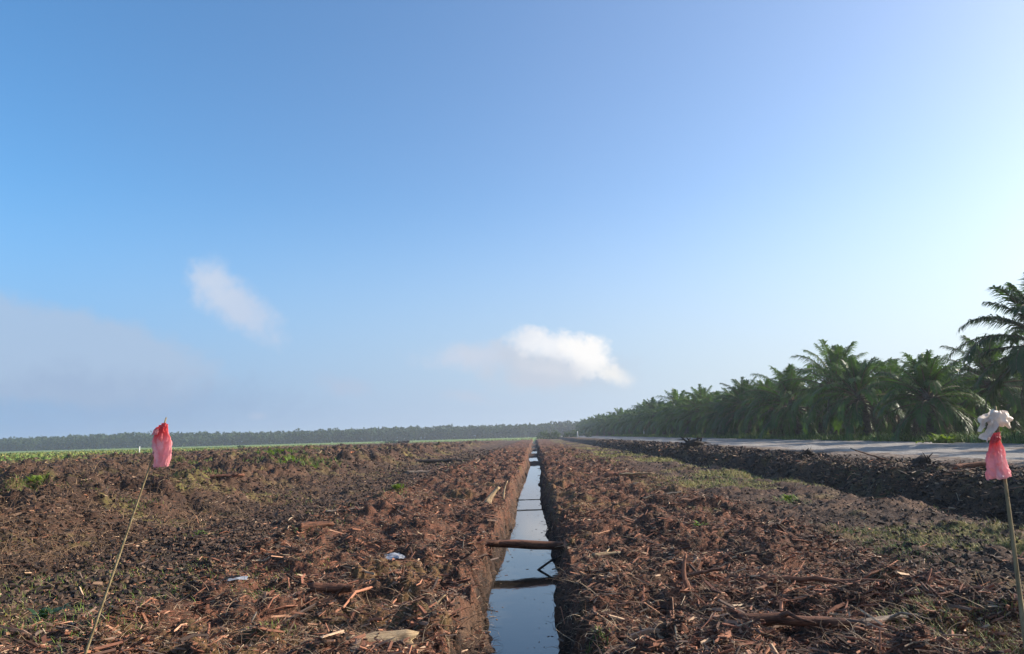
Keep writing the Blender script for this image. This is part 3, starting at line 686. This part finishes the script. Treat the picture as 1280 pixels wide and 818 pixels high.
# poles and roots on the bank crest
for (px, py, L, rd, yw, pt, m, nm, lab, ct, sd) in (
    (1096, 583, 1.75, .030, 176, 22, M_GREY, 'bank_pole', 'upper of two thin poles sticking up leftward from the bank crest', 'pole', 41),
    (1102, 587, 1.7, .028, 178, 18, M_LOG, 'bank_pole', 'lower of two thin poles sticking up leftward from the bank crest', 'pole', 42),
    (1215, 578, 1.1, .075, 5, 4, M_RED, 'bank_root', 'reddish arched root on the bank crest left of the right stake bag', 'root', 43),
    (1230, 588, 1.0, .035, 8, 0, M_TAN, 'bank_stick', 'light stick lying on the bank beside the right stake', 'stick', 46)):
    c = on_y(px, py, 12.2 / max(.02, (px - 664) / 924) if True else 0)
    c.z = gz(c.x, c.y)
    sp = spine(L, .03 if rd < .1 else .1, 9, sd); o = mk(nm, [tube(sp, [rd * (1 - .3 * i / 8) for i in range(9)], 10, .2 if rd < .1 else .6, sd, .6 if rd < .1 else 1.3)], m)
    o.location = (c.x, c.y, c.z + rd + .5 * L * abs(math.sin(R(pt))) * .8); o.rotation_euler = (0, -R(pt), R(yw)); tag(o, lab, ct)

def root_clump(px, py, sz, lab, seed, name='root_clump'):
    g = random.Random(seed); c = on_y(px, py, 12.2 / ((px - 664) / 924)); ch = []
    ch.append(tube([Vector((-.4 * sz, 0, 0)), Vector((0, 0, .12 * sz)), Vector((.45 * sz, 0, .05 * sz))], [.16 * sz, .26 * sz, .12 * sz], 14, .7, seed, 1))
    for k in range(16):
        a = g.uniform(0, 6.28); e = g.uniform(-.1, 1.2); l = sz * g.uniform(.3, .75); st = Vector((g.uniform(-.3, .3) * sz, 0, .1 * sz)); d = Vector((math.cos(a) * math.cos(e), math.sin(a) * math.cos(e), math.sin(e)))
        d2 = (d + Vector((g.uniform(-.6, .6), g.uniform(-.6, .6), g.uniform(-.7, .2)))).normalized()
        ch.append(tube([st, st + d * l * .5, st + d * l * .5 + d2 * l * .5], [.07 * sz, .045 * sz, .012 * sz], 7, .3, seed + k))
    o = mk(name, ch, M_BLACK); o.location = (c.x, c.y, gz(c.x, c.y) + .08 * sz); return tag(o, lab, 'roots')
root_clump(868, 563, 1.5, 'dark upturned root clump on the bank crest in front of the distant palms', 44)
root_clump(1155, 574, .75, 'black root clump on the bank crest right of the two poles', 45)
root_clump(1010, 572, .6, 'small black root clump on the bank crest left of the two poles', 47)
# ------------------------------------------------------------------ torn plastic in the chips
def film(name, w, h, nx, ny, f, mat, parent=None):
    X, Y = np.meshgrid(np.linspace(-.5, .5, nx), np.linspace(-.5, .5, ny)); P = f(X, Y)
    idx = np.arange(nx * ny).reshape(ny, nx); F = np.stack([idx[:-1, :-1], idx[:-1, 1:], idx[1:, 1:], idx[1:, :-1]], -1).reshape(-1, 4)
    return link(name, np_mesh(name, P.reshape(-1, 3), F, mat, smooth=True), parent)
def scrap(px, py, w, d, lab, seed):
    c = on_z(px, py, .05); z = gz(c.x, c.y)
    def f(X, Y):
        e = .12 * (fbm(X * 4, Y * 4, 1.0, 3, seed + 5) - .5)
        return np.stack([X * w * (1 + e * 2), Y * d * (1 + e * 3), .02 + .35 * d * fbm(X * 3, Y * 3, 1.0, 4, seed) * (1 - .6 * np.abs(X) * 2)], -1)
    o = film('plastic_scrap', w, d, 24, 18, f, M_SCRAP); o.location = (c.x, c.y, z + .01); o.rotation_euler = (.3, 0, .3); tag(o, lab, 'plastic scrap')
scrap(494, 693, .34, .22, 'crumpled blue white plastic scrap on the chips under grey sticks', 61)
scrap(297, 731, .26, .10, 'flat whitish plastic scrap at the left beside a grass tuft', 62)
scrap(336, 811, .14, .08, 'tiny bluish plastic scrap at the bottom edge beside the orange wood lump', 63)
wood('arched_stick', 'grey stick arched over the plastic scrap', 'stick', 486, 686, .42, .014, R(2), M_GREY, .05, R(2), 7, 64, .4)
wood('pale_stick', 'light slat lying in front of the plastic scrap', 'stick', 492, 706, .36, .014, R(-30), M_TAN, .01, 0, 4, 65, .3)

# ------------------------------------------------------------------ marker stakes with plastic flags
def stake(name, lab, top, low, y, rad, bend=0.0):
    a = on_y(*top, y); b = on_y(*low, y); d = (b - a).normalized(); t = (a.z - (gz(b.x, y) - .25)) / -d.z; e = a + d * t
    root = empty(name, (e.x, e.y, e.z + .2)); pts = []; rads = []
    sidev = Vector((1, 0, 0))
    for i in range(15):
        s = i / 14; p = e.lerp(a, s) + sidev * (bend * math.sin(math.pi * s)) - root.location; pts.append(p)
        rads.append(rad * (1 - .62 * s) * (1.18 if i in (4, 7, 10) else 1))
    mk('pole', [tube(pts, rads, 10, .06, 5)], M_STAKE, root); tag(root, lab, 'marker stake')
    return root, a, d
def bag(parent, name, top, axis, L, wtop, wmid, wbot, mat, seed, out=Vector((0, 0, 0)), open_=True):
    """gathered film tube that hangs from a knot: folded skin, ragged hem"""
    ny, nx = 44, 64; v = np.linspace(0, 1, ny); u = np.linspace(0, 2 * np.pi, nx); U, Vv = np.meshgrid(u, v)
    ang = U
    w = np.where(Vv < .55, wtop + (wmid - wtop) * ss(0, .5, Vv), wmid + (wbot - wmid) * ss(.5, 1, Vv))
    fold = 1 + .16 * np.sin(5 * U + seed + 2.2 * Vv) * (1 - .4 * Vv) + .10 * np.sin(11 * U + 3 * Vv + seed) * (1 - .7 * Vv) + .14 * (fbm(np.cos(U) * 2 + Vv * 3, np.sin(U) * 2 - Vv * 2, 1.0, 3, seed) - .5)
    x = np.cos(U) * w * fold; yv = np.sin(U) * w * .42 * fold
    hem = .16 * L * (fbm(np.cos(U) * 1.5 + 4, np.sin(U) * 1.5, 1.0, 3, seed + 3) - .5) * (Vv > .9)
    cx = top.x + axis.x * Vv * L + out.x * np.sin(Vv * 1.6); cz = top.z + axis.z * Vv * L + hem + out.z * Vv; cyy = top.y + axis.y * Vv * L + out.y * Vv
    cr = (fbm(np.cos(U) * 3 + 5, np.sin(U) * 3 + Vv * 9, 1.0, 4, seed + 21, .65) - .5) * w * .55
    x = x + cr * np.cos(U); yv = yv + cr * np.sin(U) * 1.4; cx = cx + .10 * w * np.sin(Vv * 7 + seed)
    P = np.stack([cx + x, cyy + yv, cz + .10 * x], -1)
    P = P - np.array(parent.location)
    idx = np.arange(nx * ny).reshape(ny, nx); F = np.stack([idx[:-1, :-1], idx[:-1, 1:], idx[1:, 1:], idx[1:, :-1]], -1).reshape(-1, 4)
    g = (ss(.05, .62, Vv + .22 * (fbm(np.cos(U) * 1.5 + 2, np.sin(U) * 1.5 + Vv, 1.0, 3, seed + 9) - .5)))[..., None]
    C = np.array((.80, .055, .05)) * (1 - g) + np.array((.90, .40, .42)) * g
    pale = (ss(.56, .66, fbm(np.cos(U) * 1.2 + 7, np.sin(U) * 1.2 + Vv * 2.5, 1.0, 3, seed + 11)) * .7)[..., None]; C = C * (1 - pale * g) + np.array((.86, .66, .68)) * pale * g
    return link(name, np_mesh(name, P.reshape(-1, 3), F, mat, {'tint': C.reshape(-1, 3)}, smooth=True), parent)
YS = 4.0; PXM = YS / FPX
r1, a1, d1 = stake('marker_stake', 'thin leaning stake with a pink red plastic bag at left', (208, 522), (105, 818), YS, .0105, .006)
kp = on_y(203, 531, YS)
b1 = bag(r1, 'plastic_bag', on_y(204, 531, YS) , (on_y(201, 583, YS) - kp).normalized(), 52 * PXM, 5 * PXM, 11.5 * PXM, 9 * PXM, M_PINKP, 3)
bag(r1, 'bag_knot', on_y(205, 529, YS - .05), (on_y(200, 548, YS - .05) - on_y(205, 529, YS - .05)).normalized(), 12 * PXM, 2.6 * PXM, 4.4 * PXM, 3.6 * PXM, M_KNOT, 6)
bag(r1, 'bag_ear', on_y(197, 534, YS - .02), Vector((-.35, 0, -.9)).normalized(), 10 * PXM, 2 * PXM, 3 * PXM, 3.5 * PXM, M_PINKP, 8)
r2, a2, d2 = stake('marker_stake', 'stake at right with a red bag below a torn white bag', (1244, 508), (1281, 800), YS, .0165, .004)
bag(r2, 'plastic_bag', on_y(1243, 546, YS - .03), (on_y(1247, 594, YS) - on_y(1243, 546, YS)).normalized(), 49 * PXM, 4 * PXM, 10 * PXM, 13 * PXM, M_PINKP, 13)
bag(r2, 'bag_knot', on_y(1246, 541, YS - .05), (on_y(1241, 566, YS) - on_y(1246, 541, YS)).normalized(), 13 * PXM, 3.6 * PXM, 5.2 * PXM, 4.2 * PXM, M_KNOT, 16)
# torn white bag: crumpled lobes of film round the stake top
def crumple(parent, name, c, rx, rz, seed, mat, holes=.0, ry=.6):
    nu, nv = 40, 26; U, Vv = np.meshgrid(np.linspace(0, 2 * np.pi, nu), np.linspace(.12, np.pi * .80, nv))
    x = np.cos(U) * np.sin(Vv); yv = np.sin(U) * np.sin(Vv); z = np.cos(Vv)
    f = .72 + .9 * (fbm(x * 1.6 + 5 + z, yv * 1.6 + z * 1.4, 1.0, 4, seed, .6) - .5) + .12 * np.sin(U * 7 + Vv * 3)
    P = np.stack([c.x + x * rx * f, c.y + yv * rx * ry * f, c.z + z * rz * f], -1) - np.array(parent.location)
    idx = np.arange(nu * nv).reshape(nv, nu); F = np.stack([idx[:-1, :-1], idx[:-1, 1:], idx[1:, 1:], idx[1:, :-1]], -1).reshape(-1, 4)
    return link(name, np_mesh(name, P.reshape(-1, 3), F, mat, smooth=True), parent)
def flap(parent, name, P0, P1, w0, w1, seed, mat, wob=.35):
    """strip of film from P0 to P1, rippled and torn"""
    nx, ny = 16, 26; U, Vv = np.meshgrid(np.linspace(-1, 1, nx), np.linspace(0, 1, ny)); d = P1 - P0; s = Vector((-d.z, 0, d.x)).normalized()
    w = w0 + (w1 - w0) * Vv; L = d.length
    w = w * (1 + .5 * (fbm(Vv * 5, U * 0 + np.sign(U) * 3, 1.0, 3, seed) - .5) * 2)
    dep = wob * w * np.sin(U * 3 + Vv * 5 + seed) + .04 * (fbm(U * 2, Vv * 4, 1.0, 3, seed + 3) - .5)
    P = np.stack([P0.x + d.x * Vv + s.x * U * w, P0.y + d.y * Vv + dep, P0.z + d.z * Vv + s.z * U * w], -1) - np.array(parent.location)
    idx = np.arange(nx * ny).reshape(ny, nx); F = np.stack([idx[:-1, :-1], idx[:-1, 1:], idx[1:, 1:], idx[1:, :-1]], -1).reshape(-1, 4)
    return link(name, np_mesh(name, P.reshape(-1, 3), F, mat, smooth=True), parent)
y2 = YS
crumple(r2, 'white_bag', on_y(1250, 525, y2), 17 * PXM, 13 * PXM, 21, M_WHITEP)
flap(r2, 'bag_flap', on_y(1244, 515, y2), on_y(1225, 527, y2), 4 * PXM, 4.5 * PXM, 23, M_WHITEP)
flap(r2, 'bag_flap', on_y(1228, 524, y2), on_y(1225, 540, y2), 4 * PXM, 1.6 * PXM, 24, M_WHITEP)
flap(r2, 'bag_flap', on_y(1243, 526, y2 - .03), on_y(1231, 551, y2 - .03), 4 * PXM, 6 * PXM, 25, M_WHITEP)

# ------------------------------------------------------------------ oil palms
def frond_mesh(rng_, az_, el0, L, droop, pairs, lw, base, vl, fl, vr, fr, leaf=1.0, seg2=True):
    n = 12; P = np.zeros((n + 1, 3)); P[0] = base; e = el0; D = []
    for i in range(n):
        s = i / n; d = np.array([math.cos(az_) * math.cos(e), math.sin(az_) * math.cos(e), math.sin(e)]); D.append(d)
        P[i + 1] = P[i] + d * L / n; e -= droop * (.4 + 1.6 * s) / n
    D.append(D[-1]); D = np.array(D)
    side = np.array([-math.sin(az_), math.cos(az_), 0.0])
    # rachis: three-sided
    o = len(vr)
    for i in range(n + 1):
        u = np.cross(side, D[i]); r = .075 * (1 - .88 * i / n) + .006
        for c in range(3):
            a = c * 2.094 + .5; vr.append(P[i] + r * (side * math.cos(a) + u * math.sin(a)))
    for i in range(n):
        for c in range(3): q = (c + 1) % 3; fr.append((o + i * 3 + c, o + i * 3 + q, o + i * 3 + 3 + q, o + i * 3 + 3 + c))
    tw = rng_.normal(0, .25)
    for k in range(pairs):
        s = .14 + .86 * (k + rng_.random() * .5) / pairs; f = s * n; i = min(int(f), n - 1); p = P[i] + (P[i + 1] - P[i]) * (f - i); d = D[i]; u = np.cross(side, d)
        ll = leaf * (.35 + .75 * math.sin(min(1, (s * 1.05)) * math.pi * .82 + .25)) * (1 if s > .2 else .5)
        for sg in (-1, 1):
            pl = rng_.normal(.10, .22) + tw * sg     # leaflets leave in several planes
            out = sg * side * math.cos(pl) + u * math.sin(pl)
            dd = out * .80 + d * (.45 + .5 * s) ; dd /= np.linalg.norm(dd)
            w = lw * (.8 + .4 * rng_.random()); wv = np.cross(dd, u); wv /= (np.linalg.norm(wv) + 1e-6)
            l1 = ll * rng_.uniform(.8, 1.1); m_ = p + dd * l1 * .5; dr = dd * .75 + np.array([0, 0, -1.0]) * rng_.uniform(.35, .85); dr /= np.linalg.norm(dr)
            t_ = m_ + dr * l1 * .55; o = len(vl)
            vl += [p - wv * w * .3, p + wv * w * .3, m_ + wv * w * .5, m_ - wv * w * .5, t_]
            fl += [(o, o + 1, o + 2, o + 3), (o + 3, o + 2, o + 4)]
def pymesh(name, V, F, mat, smooth=False):
    me = bpy.data.meshes.new(name); me.from_pydata([tuple(v) for v in V], [], F); me.materials.append(mat)
    if smooth: me.polygons.foreach_set('use_smooth', [True] * len(me.polygons))
    me.update(); return me
def palm_meshes(seed, nf, pairs, lw, trunk_h=4.0, FL=4.7, fern=False, lf=.95):
    """crown (leaves + rachises), trunk, dry skirt; full height about 10 m at scale 1"""
    g = np.random.default_rng(seed); vl, fl, vr, fr = [], [], [], []
    for i in range(nf):
        s = i / nf; az_ = i * 2.39996 + g.normal(0, .12)
        el0 = math.radians(88 - 112 * s ** 1.05 + g.normal(0, 5)); L = FL * (.62 + .45 * min(1, s * 3)) * g.uniform(.9, 1.08)
        droop = math.radians(20 + 72 * min(1, s * 2.0) * (1 - .45 * max(0, s - .6) * 2)) * g.uniform(.8, 1.2)
        b = np.array([math.cos(az_) * .28 * s, math.sin(az_) * .28 * s, trunk_h + .75 - .95 * s])
        frond_mesh(g, az_, el0, L, droop, pairs, lw, b, vl, fl, vr, fr, leaf=lf)
    vd, fd, ve, fe = [], [], [], []
    for i in range(7):
        az_ = g.random() * 6.28
        frond_mesh(g, az_, math.radians(-35 + g.normal(0, 10)), FL * g.uniform(.55, .8), math.radians(55), max(8, pairs // 3), lw * .8, np.array([math.cos(az_) * .3, math.sin(az_) * .3, trunk_h - .3]), vd, fd, ve, fe, leaf=.6)
    # trunk with stubs of cut frond bases
    vt, ft = [], []; n = 22; seg = 14
    for i in range(n):
        s = i / (n - 1); r = .36 + .10 * (1 - s) ** 3 + .06 * s
        for k in range(seg):
            a = 2 * math.pi * k / seg + (i % 2) * math.pi / seg; q = r * (1 + .22 * ((i + k) % 2) * (.6 + .6 * g.random()))
            vt.append((math.cos(a) * q, math.sin(a) * q, -.3 + s * (trunk_h + 1.0)))
    for i in range(n - 1):
        for k in range(seg): q = (k + 1) % seg; ft.append((i * seg + k, i * seg + q, (i + 1) * seg + q, (i + 1) * seg + k))
    vf, ff = [], []
    for i in range(420):
        a = g.uniform(2.2, 4.4); z = g.uniform(.4, trunk_h * .9); r = .45; p = np.array([math.cos(a) * r, math.sin(a) * r, z])
        d = np.array([math.cos(a), math.sin(a), g.uniform(-.9, .5)]) + g.normal(0, .3, 3); d /= np.linalg.norm(d); w = np.cross(d, (0, 0, 1.0)); w = w / (np.linalg.norm(w) + 1e-6) * .05
        l = g.uniform(.3, .8); m_ = p + d * l * .5; t_ = m_ + (d * .6 + np.array([0, 0, -.7])) * l * .5; o = len(vf); vf += [p, m_ + w, t_, m_ - w]; ff.append((o, o + 1, o + 2, o + 3))
    return dict(crown=pymesh('crown', vl, fl, M_FROND), rachis=pymesh('frond_stems', vr, fr, M_DRYF, True), trunk=pymesh('trunk', vt, ft, M_TRUNK, True),
                dry=pymesh('dry_fronds', vd + ve, fd + [tuple(i + len(vd) for i in t) for t in fe], M_DRYF), fern=pymesh('fern', vf, ff, M_FERN))
NEAR = [palm_meshes(s, 42, 48, .088, trunk_h=th, FL=4.8, lf=.88) for s, th in ((1, 3.9), (2, 2.9), (3, 3.4))]
TALL = [palm_meshes(4, 46, 70, .085, trunk_h=5.2, FL=4.7, lf=.95)]
FARP = [palm_meshes(s + 20, 30, 24, .18, trunk_h=th - .3, FL=4.6, lf=.95) for s, th in ((1, 4.6), (2, 3.4), (3, 4.0))]
# the lowest full-height of a palm mesh is about 10 m
pr = random.Random(4)
def palm(x, y, scale, meshes, lab, grp, fern=False, rz=0.0, dry=True, full=True):
    o = empty('oil_palm', (x, y, max(gz(x, y), .8) - .05), rz); o.rotation_euler = (pr.gauss(0, .06), pr.gauss(0, .06), rz); o.scale = (scale, scale, scale)
    tag(o, lab, 'palm tree', grp)
    link('trunk', meshes['trunk'], o); link('crown', meshes['crown'], o)
    if full: link('frond_stems', meshes['rachis'], o)
    if dry: link('dry_fronds', meshes['dry'], o)
    if fern: link('fern', meshes['fern'], o)
    return o
def front_scale(y):
    if y < 47: return 1.0
    if y < 74: return 1.0
    return 1.10
row = [16.0, 25, 34.0, 42.3, 56.0, 67.0, 76.5, 86.0, 95.5, 104.5, 113.5, 122.0]; yy = 130.0
while yy < 475: row.append(yy); yy += 8.6 + pr.uniform(-.5, .5)
ORD = 'first second third fourth fifth sixth seventh eighth'.split()
ix = 0
for k in range(5):
    for i, y in enumerate(row):
        jit = .4 if k == 0 and y < 125 else .9
        y_ = y + (4 if k % 2 else 0) + pr.uniform(-jit, jit); x_ = 30.0 + 7.8 * k + pr.uniform(-.6, .6)
        sc0 = front_scale(y_) * pr.uniform(.88, 1.10)
        if i == 3 and k == 0: sc0 = 1.0
        if k: sc0 *= .93 if y_ < 100 else .97
        if k and 15 < y_ < 45: sc0 *= .85
        grp = 'oil palms of the front row' if k == 0 else 'oil palms behind the front row'
        ms = NEAR[ix % 3] if (y_ < 150 and k < 3) else FARP[ix % 3]; fern = k == 0 and y_ < 170 and i in (5, 7, 8, 10, 13, 15)
        if k == 0:
            lab = 'oil palm far along the front row facing the sandy road'
            if i < 3: lab = ['front row oil palm nearest the camera, out past the right edge', 'second nearest front row oil palm, out past the right edge', 'front row oil palm next to the tall edge palm on its near side'][i]
            if i == 3: lab = 'tall dark oil palm at the right edge, fronds reaching above all others'; ms = TALL[0]
            if 4 <= i < 12: lab = '%s front row oil palm left of the tall edge palm%s' % (ORD[i - 4], ', ferns on its trunk' if fern else '')
        else:
            lab = 'oil palm deep in the plantation, partly hidden behind the front row'
        palm(x_, y_, sc0, ms, lab, grp, fern=fern, rz=pr.uniform(-.4, .4) + (0 if k == 0 else 3 * pr.random()), dry=k == 0, full=(y_ < 150 and k < 3))
        ix += 1
# the rest of the plantation as one mass
def merged(name, pts, meshes, label, cat):
    Vs = []; Ts = []; o = 0
    V0 = {}
    for (x, y, s, rz, mi) in pts:
        for key in ('crown', 'trunk'):
            me = meshes[mi][key]
            if (mi, key) not in V0:
                co = np.zeros(len(me.vertices) * 3, np.float32); me.vertices.foreach_get('co', co); me.calc_loop_triangles()
                t = np.zeros(len(me.loop_triangles) * 3, np.int32); me.loop_triangles.foreach_get('vertices', t); V0[(mi, key)] = (co.reshape(-1, 3), t.reshape(-1, 3))
            v, t = V0[(mi, key)]; c, n = math.cos(rz), math.sin(rz)
            w = np.stack([(v[:, 0] * c - v[:, 1] * n) * s + x, (v[:, 0] * n + v[:, 1] * c) * s + y, v[:, 2] * s + .8], -1); Vs.append(w); Ts.append(t + o); o += len(w)
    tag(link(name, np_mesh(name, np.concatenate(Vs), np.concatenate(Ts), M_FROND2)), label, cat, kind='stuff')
pts = []
for k in range(5, 9):
    for y in row:
        if y < 320: pts.append((30.2 + 7.8 * k + pr.uniform(-.8, .8), y + pr.uniform(-2, 2), .85 * pr.uniform(.9, 1.1), pr.random() * 6, pr.randint(0, 2)))
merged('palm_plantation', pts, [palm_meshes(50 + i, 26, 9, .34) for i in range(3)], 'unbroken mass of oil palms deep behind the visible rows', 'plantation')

# ------------------------------------------------------------------ far wood on the horizon
def far_wood():
    g = np.random.default_rng(9); V = []; F = []; o = 0
    quads = []
    for rowi in range(5):
        x = -900.0
        while x < 130:
            x += g.uniform(4.5, 8); y = 640 + rowi * 11 + g.normal(0, 3) - .02 * x
            hgt = (g.uniform(9.4, 11.6) + 1.3 * math.sin(x * .021) * math.sin(x * .0077 + 1)) * (1.2 if g.random() < .04 else 1) + rowi * .5; w = g.uniform(3.4, 5.2)
            nq = 70; th = g.random(nq) * 6.283; ph = np.arccos(g.uniform(-.7, 1, nq)); rr = g.uniform(.72, 1.08, nq)
            c = np.stack([x + np.cos(th) * np.sin(ph) * w * rr, y + np.sin(th) * np.sin(ph) * w * rr, hgt * .62 + np.cos(ph) * hgt * .38 * rr], -1)
            quads.append(c)
            for q in range(3):
                quads.append(np.array([[x + g.normal(0, .4), y, z] for z in np.linspace(.4, hgt * .5, 5)]))
            quads.append(np.stack([x + g.normal(0, 3, 34), y + g.normal(0, 3, 34), g.uniform(.3, hgt * .62, 34)], -1))
    C = np.concatenate(quads); n = len(C); a = g.normal(0, 1, (n, 3)); a /= np.linalg.norm(a, axis=1)[:, None]; b = np.cross(a, g.normal(0, 1, (n, 3))); b /= np.linalg.norm(b, axis=1)[:, None]
    s = g.uniform(.5, 1.15, (n, 1)); P = np.stack([C - a * s - b * s * .4, C + a * s * .6 - b * s, C + a * s + b * s * .5, C - a * s * .5 + b * s], 1).reshape(-1, 3)
    F = np.arange(n * 4).reshape(-1, 4)
    tag(link('far_wood', np_mesh('far_wood', P, F, M_FARW)), 'low blue green line of distant trees along the horizon', 'wood', kind='stuff')
far_wood()

# ------------------------------------------------------------------ bushes, weeds, far posts
def bush(name, lab, cat, x, y, w, h, d, n, mat, leaf, seed, grp=None, stem=True):
    g = np.random.default_rng(seed); z0 = gz(x, y) if y < 300 else 0.0; root = empty(name, (x, y, z0)); V = []; F = []
    for c in range(9):
        cx, cy_, cr = g.uniform(-.36, .36) * w, g.uniform(-.3, .3) * d, g.uniform(.16, .26)
        m_ = n // 9; th = g.random(m_) * 6.283; ph = np.arccos(g.uniform(-.4, 1, m_)); r = g.uniform(.6, 1.1, m_) * cr
        pz = np.maximum(.1 * h + np.cos(ph) * r * h * 3.4, .02)
        P = np.stack([cx + np.cos(th) * np.sin(ph) * r * w, cy_ + np.sin(th) * np.sin(ph) * r * d * 1.2, pz], -1)
        for p in P:
            a = g.normal(0, 1, 3); a /= np.linalg.norm(a); b = np.cross(a, g.normal(0, 1, 3)); b /= np.linalg.norm(b); s = leaf * g.uniform(.6, 1.2); o = len(V)
            V += [p - a * s, p - b * s * .45, p + a * s, p + b * s * .45]; F.append((o, o + 1, o + 2, o + 3))
    link('foliage', pymesh('foliage', V, F, mat), root)
    mk('stem', [tube([Vector((0, 0, -.1)), Vector((.05 * w, 0, h * .3)), Vector((-.04 * w, 0, h * .6))], [leaf * .3, leaf * .22, leaf * .1], 7)], M_LOG, root)
    return tag(root, lab, cat, grp)
def far_at(px, py, y): c = on_y(px, py, y); return c.x
bush('round_bush', 'larger rounded green bush just right of the drain end', 'bush', far_at(687, 548, 330), 330, 10.5, 4.0, 6, 1300, M_BUSH, .42, 71)
bush('round_bush', 'smaller domed green bush right of the larger one', 'bush', far_at(713, 548, 300), 300, 6.6, 3.8, 5, 1000, M_BUSH, .38, 72)
bush('dark_shrub', 'small dark shrub at the start of the road bank', 'bush', far_at(736, 546, 260), 260, 2.2, 2.1, 2, 300, M_WEEDD, .25, 73)
bush('hedge_strip', 'low dark green hedge on the green land left of the stump', 'hedge', far_at(492, 552, 330), 330, 11, 1.2, 4, 700, M_WEEDD, .35, 74)
bush('lone_shrub', 'single dark shrub on the green land right of the left bag', 'bush', far_at(301, 558, 210), 210, 1.9, 1.1, 2, 260, M_WEEDD, .2, 75)
# leafy weeds close by
def weed(px, py, n, ln, mat, lab, seed, name='leafy_weed', zref=.05, spread=.35):
    g = np.random.default_rng(seed); c = on_z(px, py, zref); root = empty(name, (c.x, c.y, gz(c.x, c.y))); V = []; F = []
    for i in range(n):
        a = g.random() * 6.283; e = g.uniform(.55, 1.45); l = ln * g.uniform(.6, 1.2); w = l * .11; dx_, dy_ = g.normal(0, ln * spread), g.normal(0, ln * spread); p = np.array([dx_, dy_, gz(c.x + dx_, c.y + dy_) - gz(c.x, c.y) if spread > .5 else 0])
        sd = np.array([-math.sin(a), math.cos(a), 0]) * w; o = len(V)
        for s in range(5):
            k = math.sin(math.pi * (s + .35) / 4.7); V += [p - sd * k, p + sd * k]; d = np.array([math.cos(a) * math.cos(e), math.sin(a) * math.cos(e), math.sin(e)]); p = p + d * l / 4; e -= .38
        for s in range(4): F.append((o + 2 * s, o + 2 * s + 1, o + 2 * s + 3, o + 2 * s + 2))
    link('leaves', pymesh('leaves', V, F, mat), root)
    mk('stem', [tube([Vector((0, 0, -.05)), Vector((.01, 0, ln * .25)), Vector((0, .01, ln * .5))], [.008, .006, .003], 6)], M_STAKE, root)
    return tag(root, lab, 'weed')
weed(861, 661, 90, .22, M_WEEDD, 'dark green leafy weed on the chips right of the drain', 81)
weed(878, 662, 26, .24, M_WEED, 'pale bladed weed right beside the dark green one', 82)
weed(345, 583, 260, .62, M_WEED, 'bright yellow green weed on the left mound above the track', 83, spread=1.4)
weed(372, 598, 200, .5, M_WEED, 'yellow green weed just below and right of the brightest one', 84, spread=1.3)
weed(42, 652, 90, .28, M_WEED, 'small bright weed at the left picture edge', 85)
weed(118, 650, 60, .22, M_WEED, 'small weed left of the leaning left stake', 86)
weed(250, 667, 50, .18, M_WEED, 'low bright weed above the dark wet hollow right of the left stake', 87)
weed(497, 618, 60, .26, M_WEED, 'small green weed at the edge of the chips left of the drain', 88)
weed(985, 628, 60, .24, M_WEED, 'yellow green weed on the mossy peat left of the right stake', 89)
weed(60, 760, 60, .24, M_WEEDD, 'grassy weed at the bottom left of the picture', 90)
weed(1180, 552, 90, .9, M_WEED, 'bright leafy plant on the verge under the palms near the right stake', 91, 'verge_plant', .9)

def post(px, y, h, w, lab, mat, name='white_post', cat='post'):
    x = far_at(px, 545, y); z = max(gz(x, y), 0) if y < 200 else (.8 if x > 12 else 0)
    root = mk(name, [tube([Vector((0, 0, -.2)), Vector((0, 0, h * .5)), Vector((.01, 0, h))], [w, w, w * .8], 8)], mat)
    root.location = (x, y, z); return tag(root, lab, cat)
M_WPOST = mat_wood('whitewashed_post', (.62, .60, .56), (.80, .78, .74), scale=8)
post(175, 120, 1.3, .10, 'small white post in the green land left of the left bag', M_WPOST)
post(722, 250, 2.0, .20, 'white post beside the small dark shrub at the road start', M_WPOST)
post(805, 205, 2.6, .16, 'left one of two white posts before the distant palms', M_WPOST)
post(812, 205, 3.0, .16, 'right one of two white posts before the distant palms', M_WPOST)

# ------------------------------------------------------------------ humid morning air
def haze():
    x0, x1, y0, y1, z0, z1 = -1300, 600, -60, 1300, -2.2, 18.0
    V = [(x, y, z) for z in (z0, z1) for y in (y0, y1) for x in (x0, x1)]
    F = [(0, 2, 3, 1), (4, 5, 7, 6), (0, 1, 5, 4), (2, 6, 7, 3), (0, 4, 6, 2), (1, 3, 7, 5)]
    m = bpy.data.materials.new('haze_air'); m.use_nodes = True; t = m.node_tree; t.nodes.clear(); n = NT(t)
    out = n.n('ShaderNodeOutputMaterial'); v = n.n('ShaderNodeVolumePrincipled'); v.inputs['Color'].default_value = (.80, .88, 1.0, 1)
    v.inputs['Density'].default_value = .00036; v.inputs['Anisotropy'].default_value = .35; t.links.new(v.outputs[0], out.inputs['Volume'])
    me = bpy.data.meshes.new('haze'); me.from_pydata(V, [], F); me.materials.append(m)
    tag(link('haze', me), 'thin pale morning haze over the whole field', 'haze', kind='stuff')
haze()
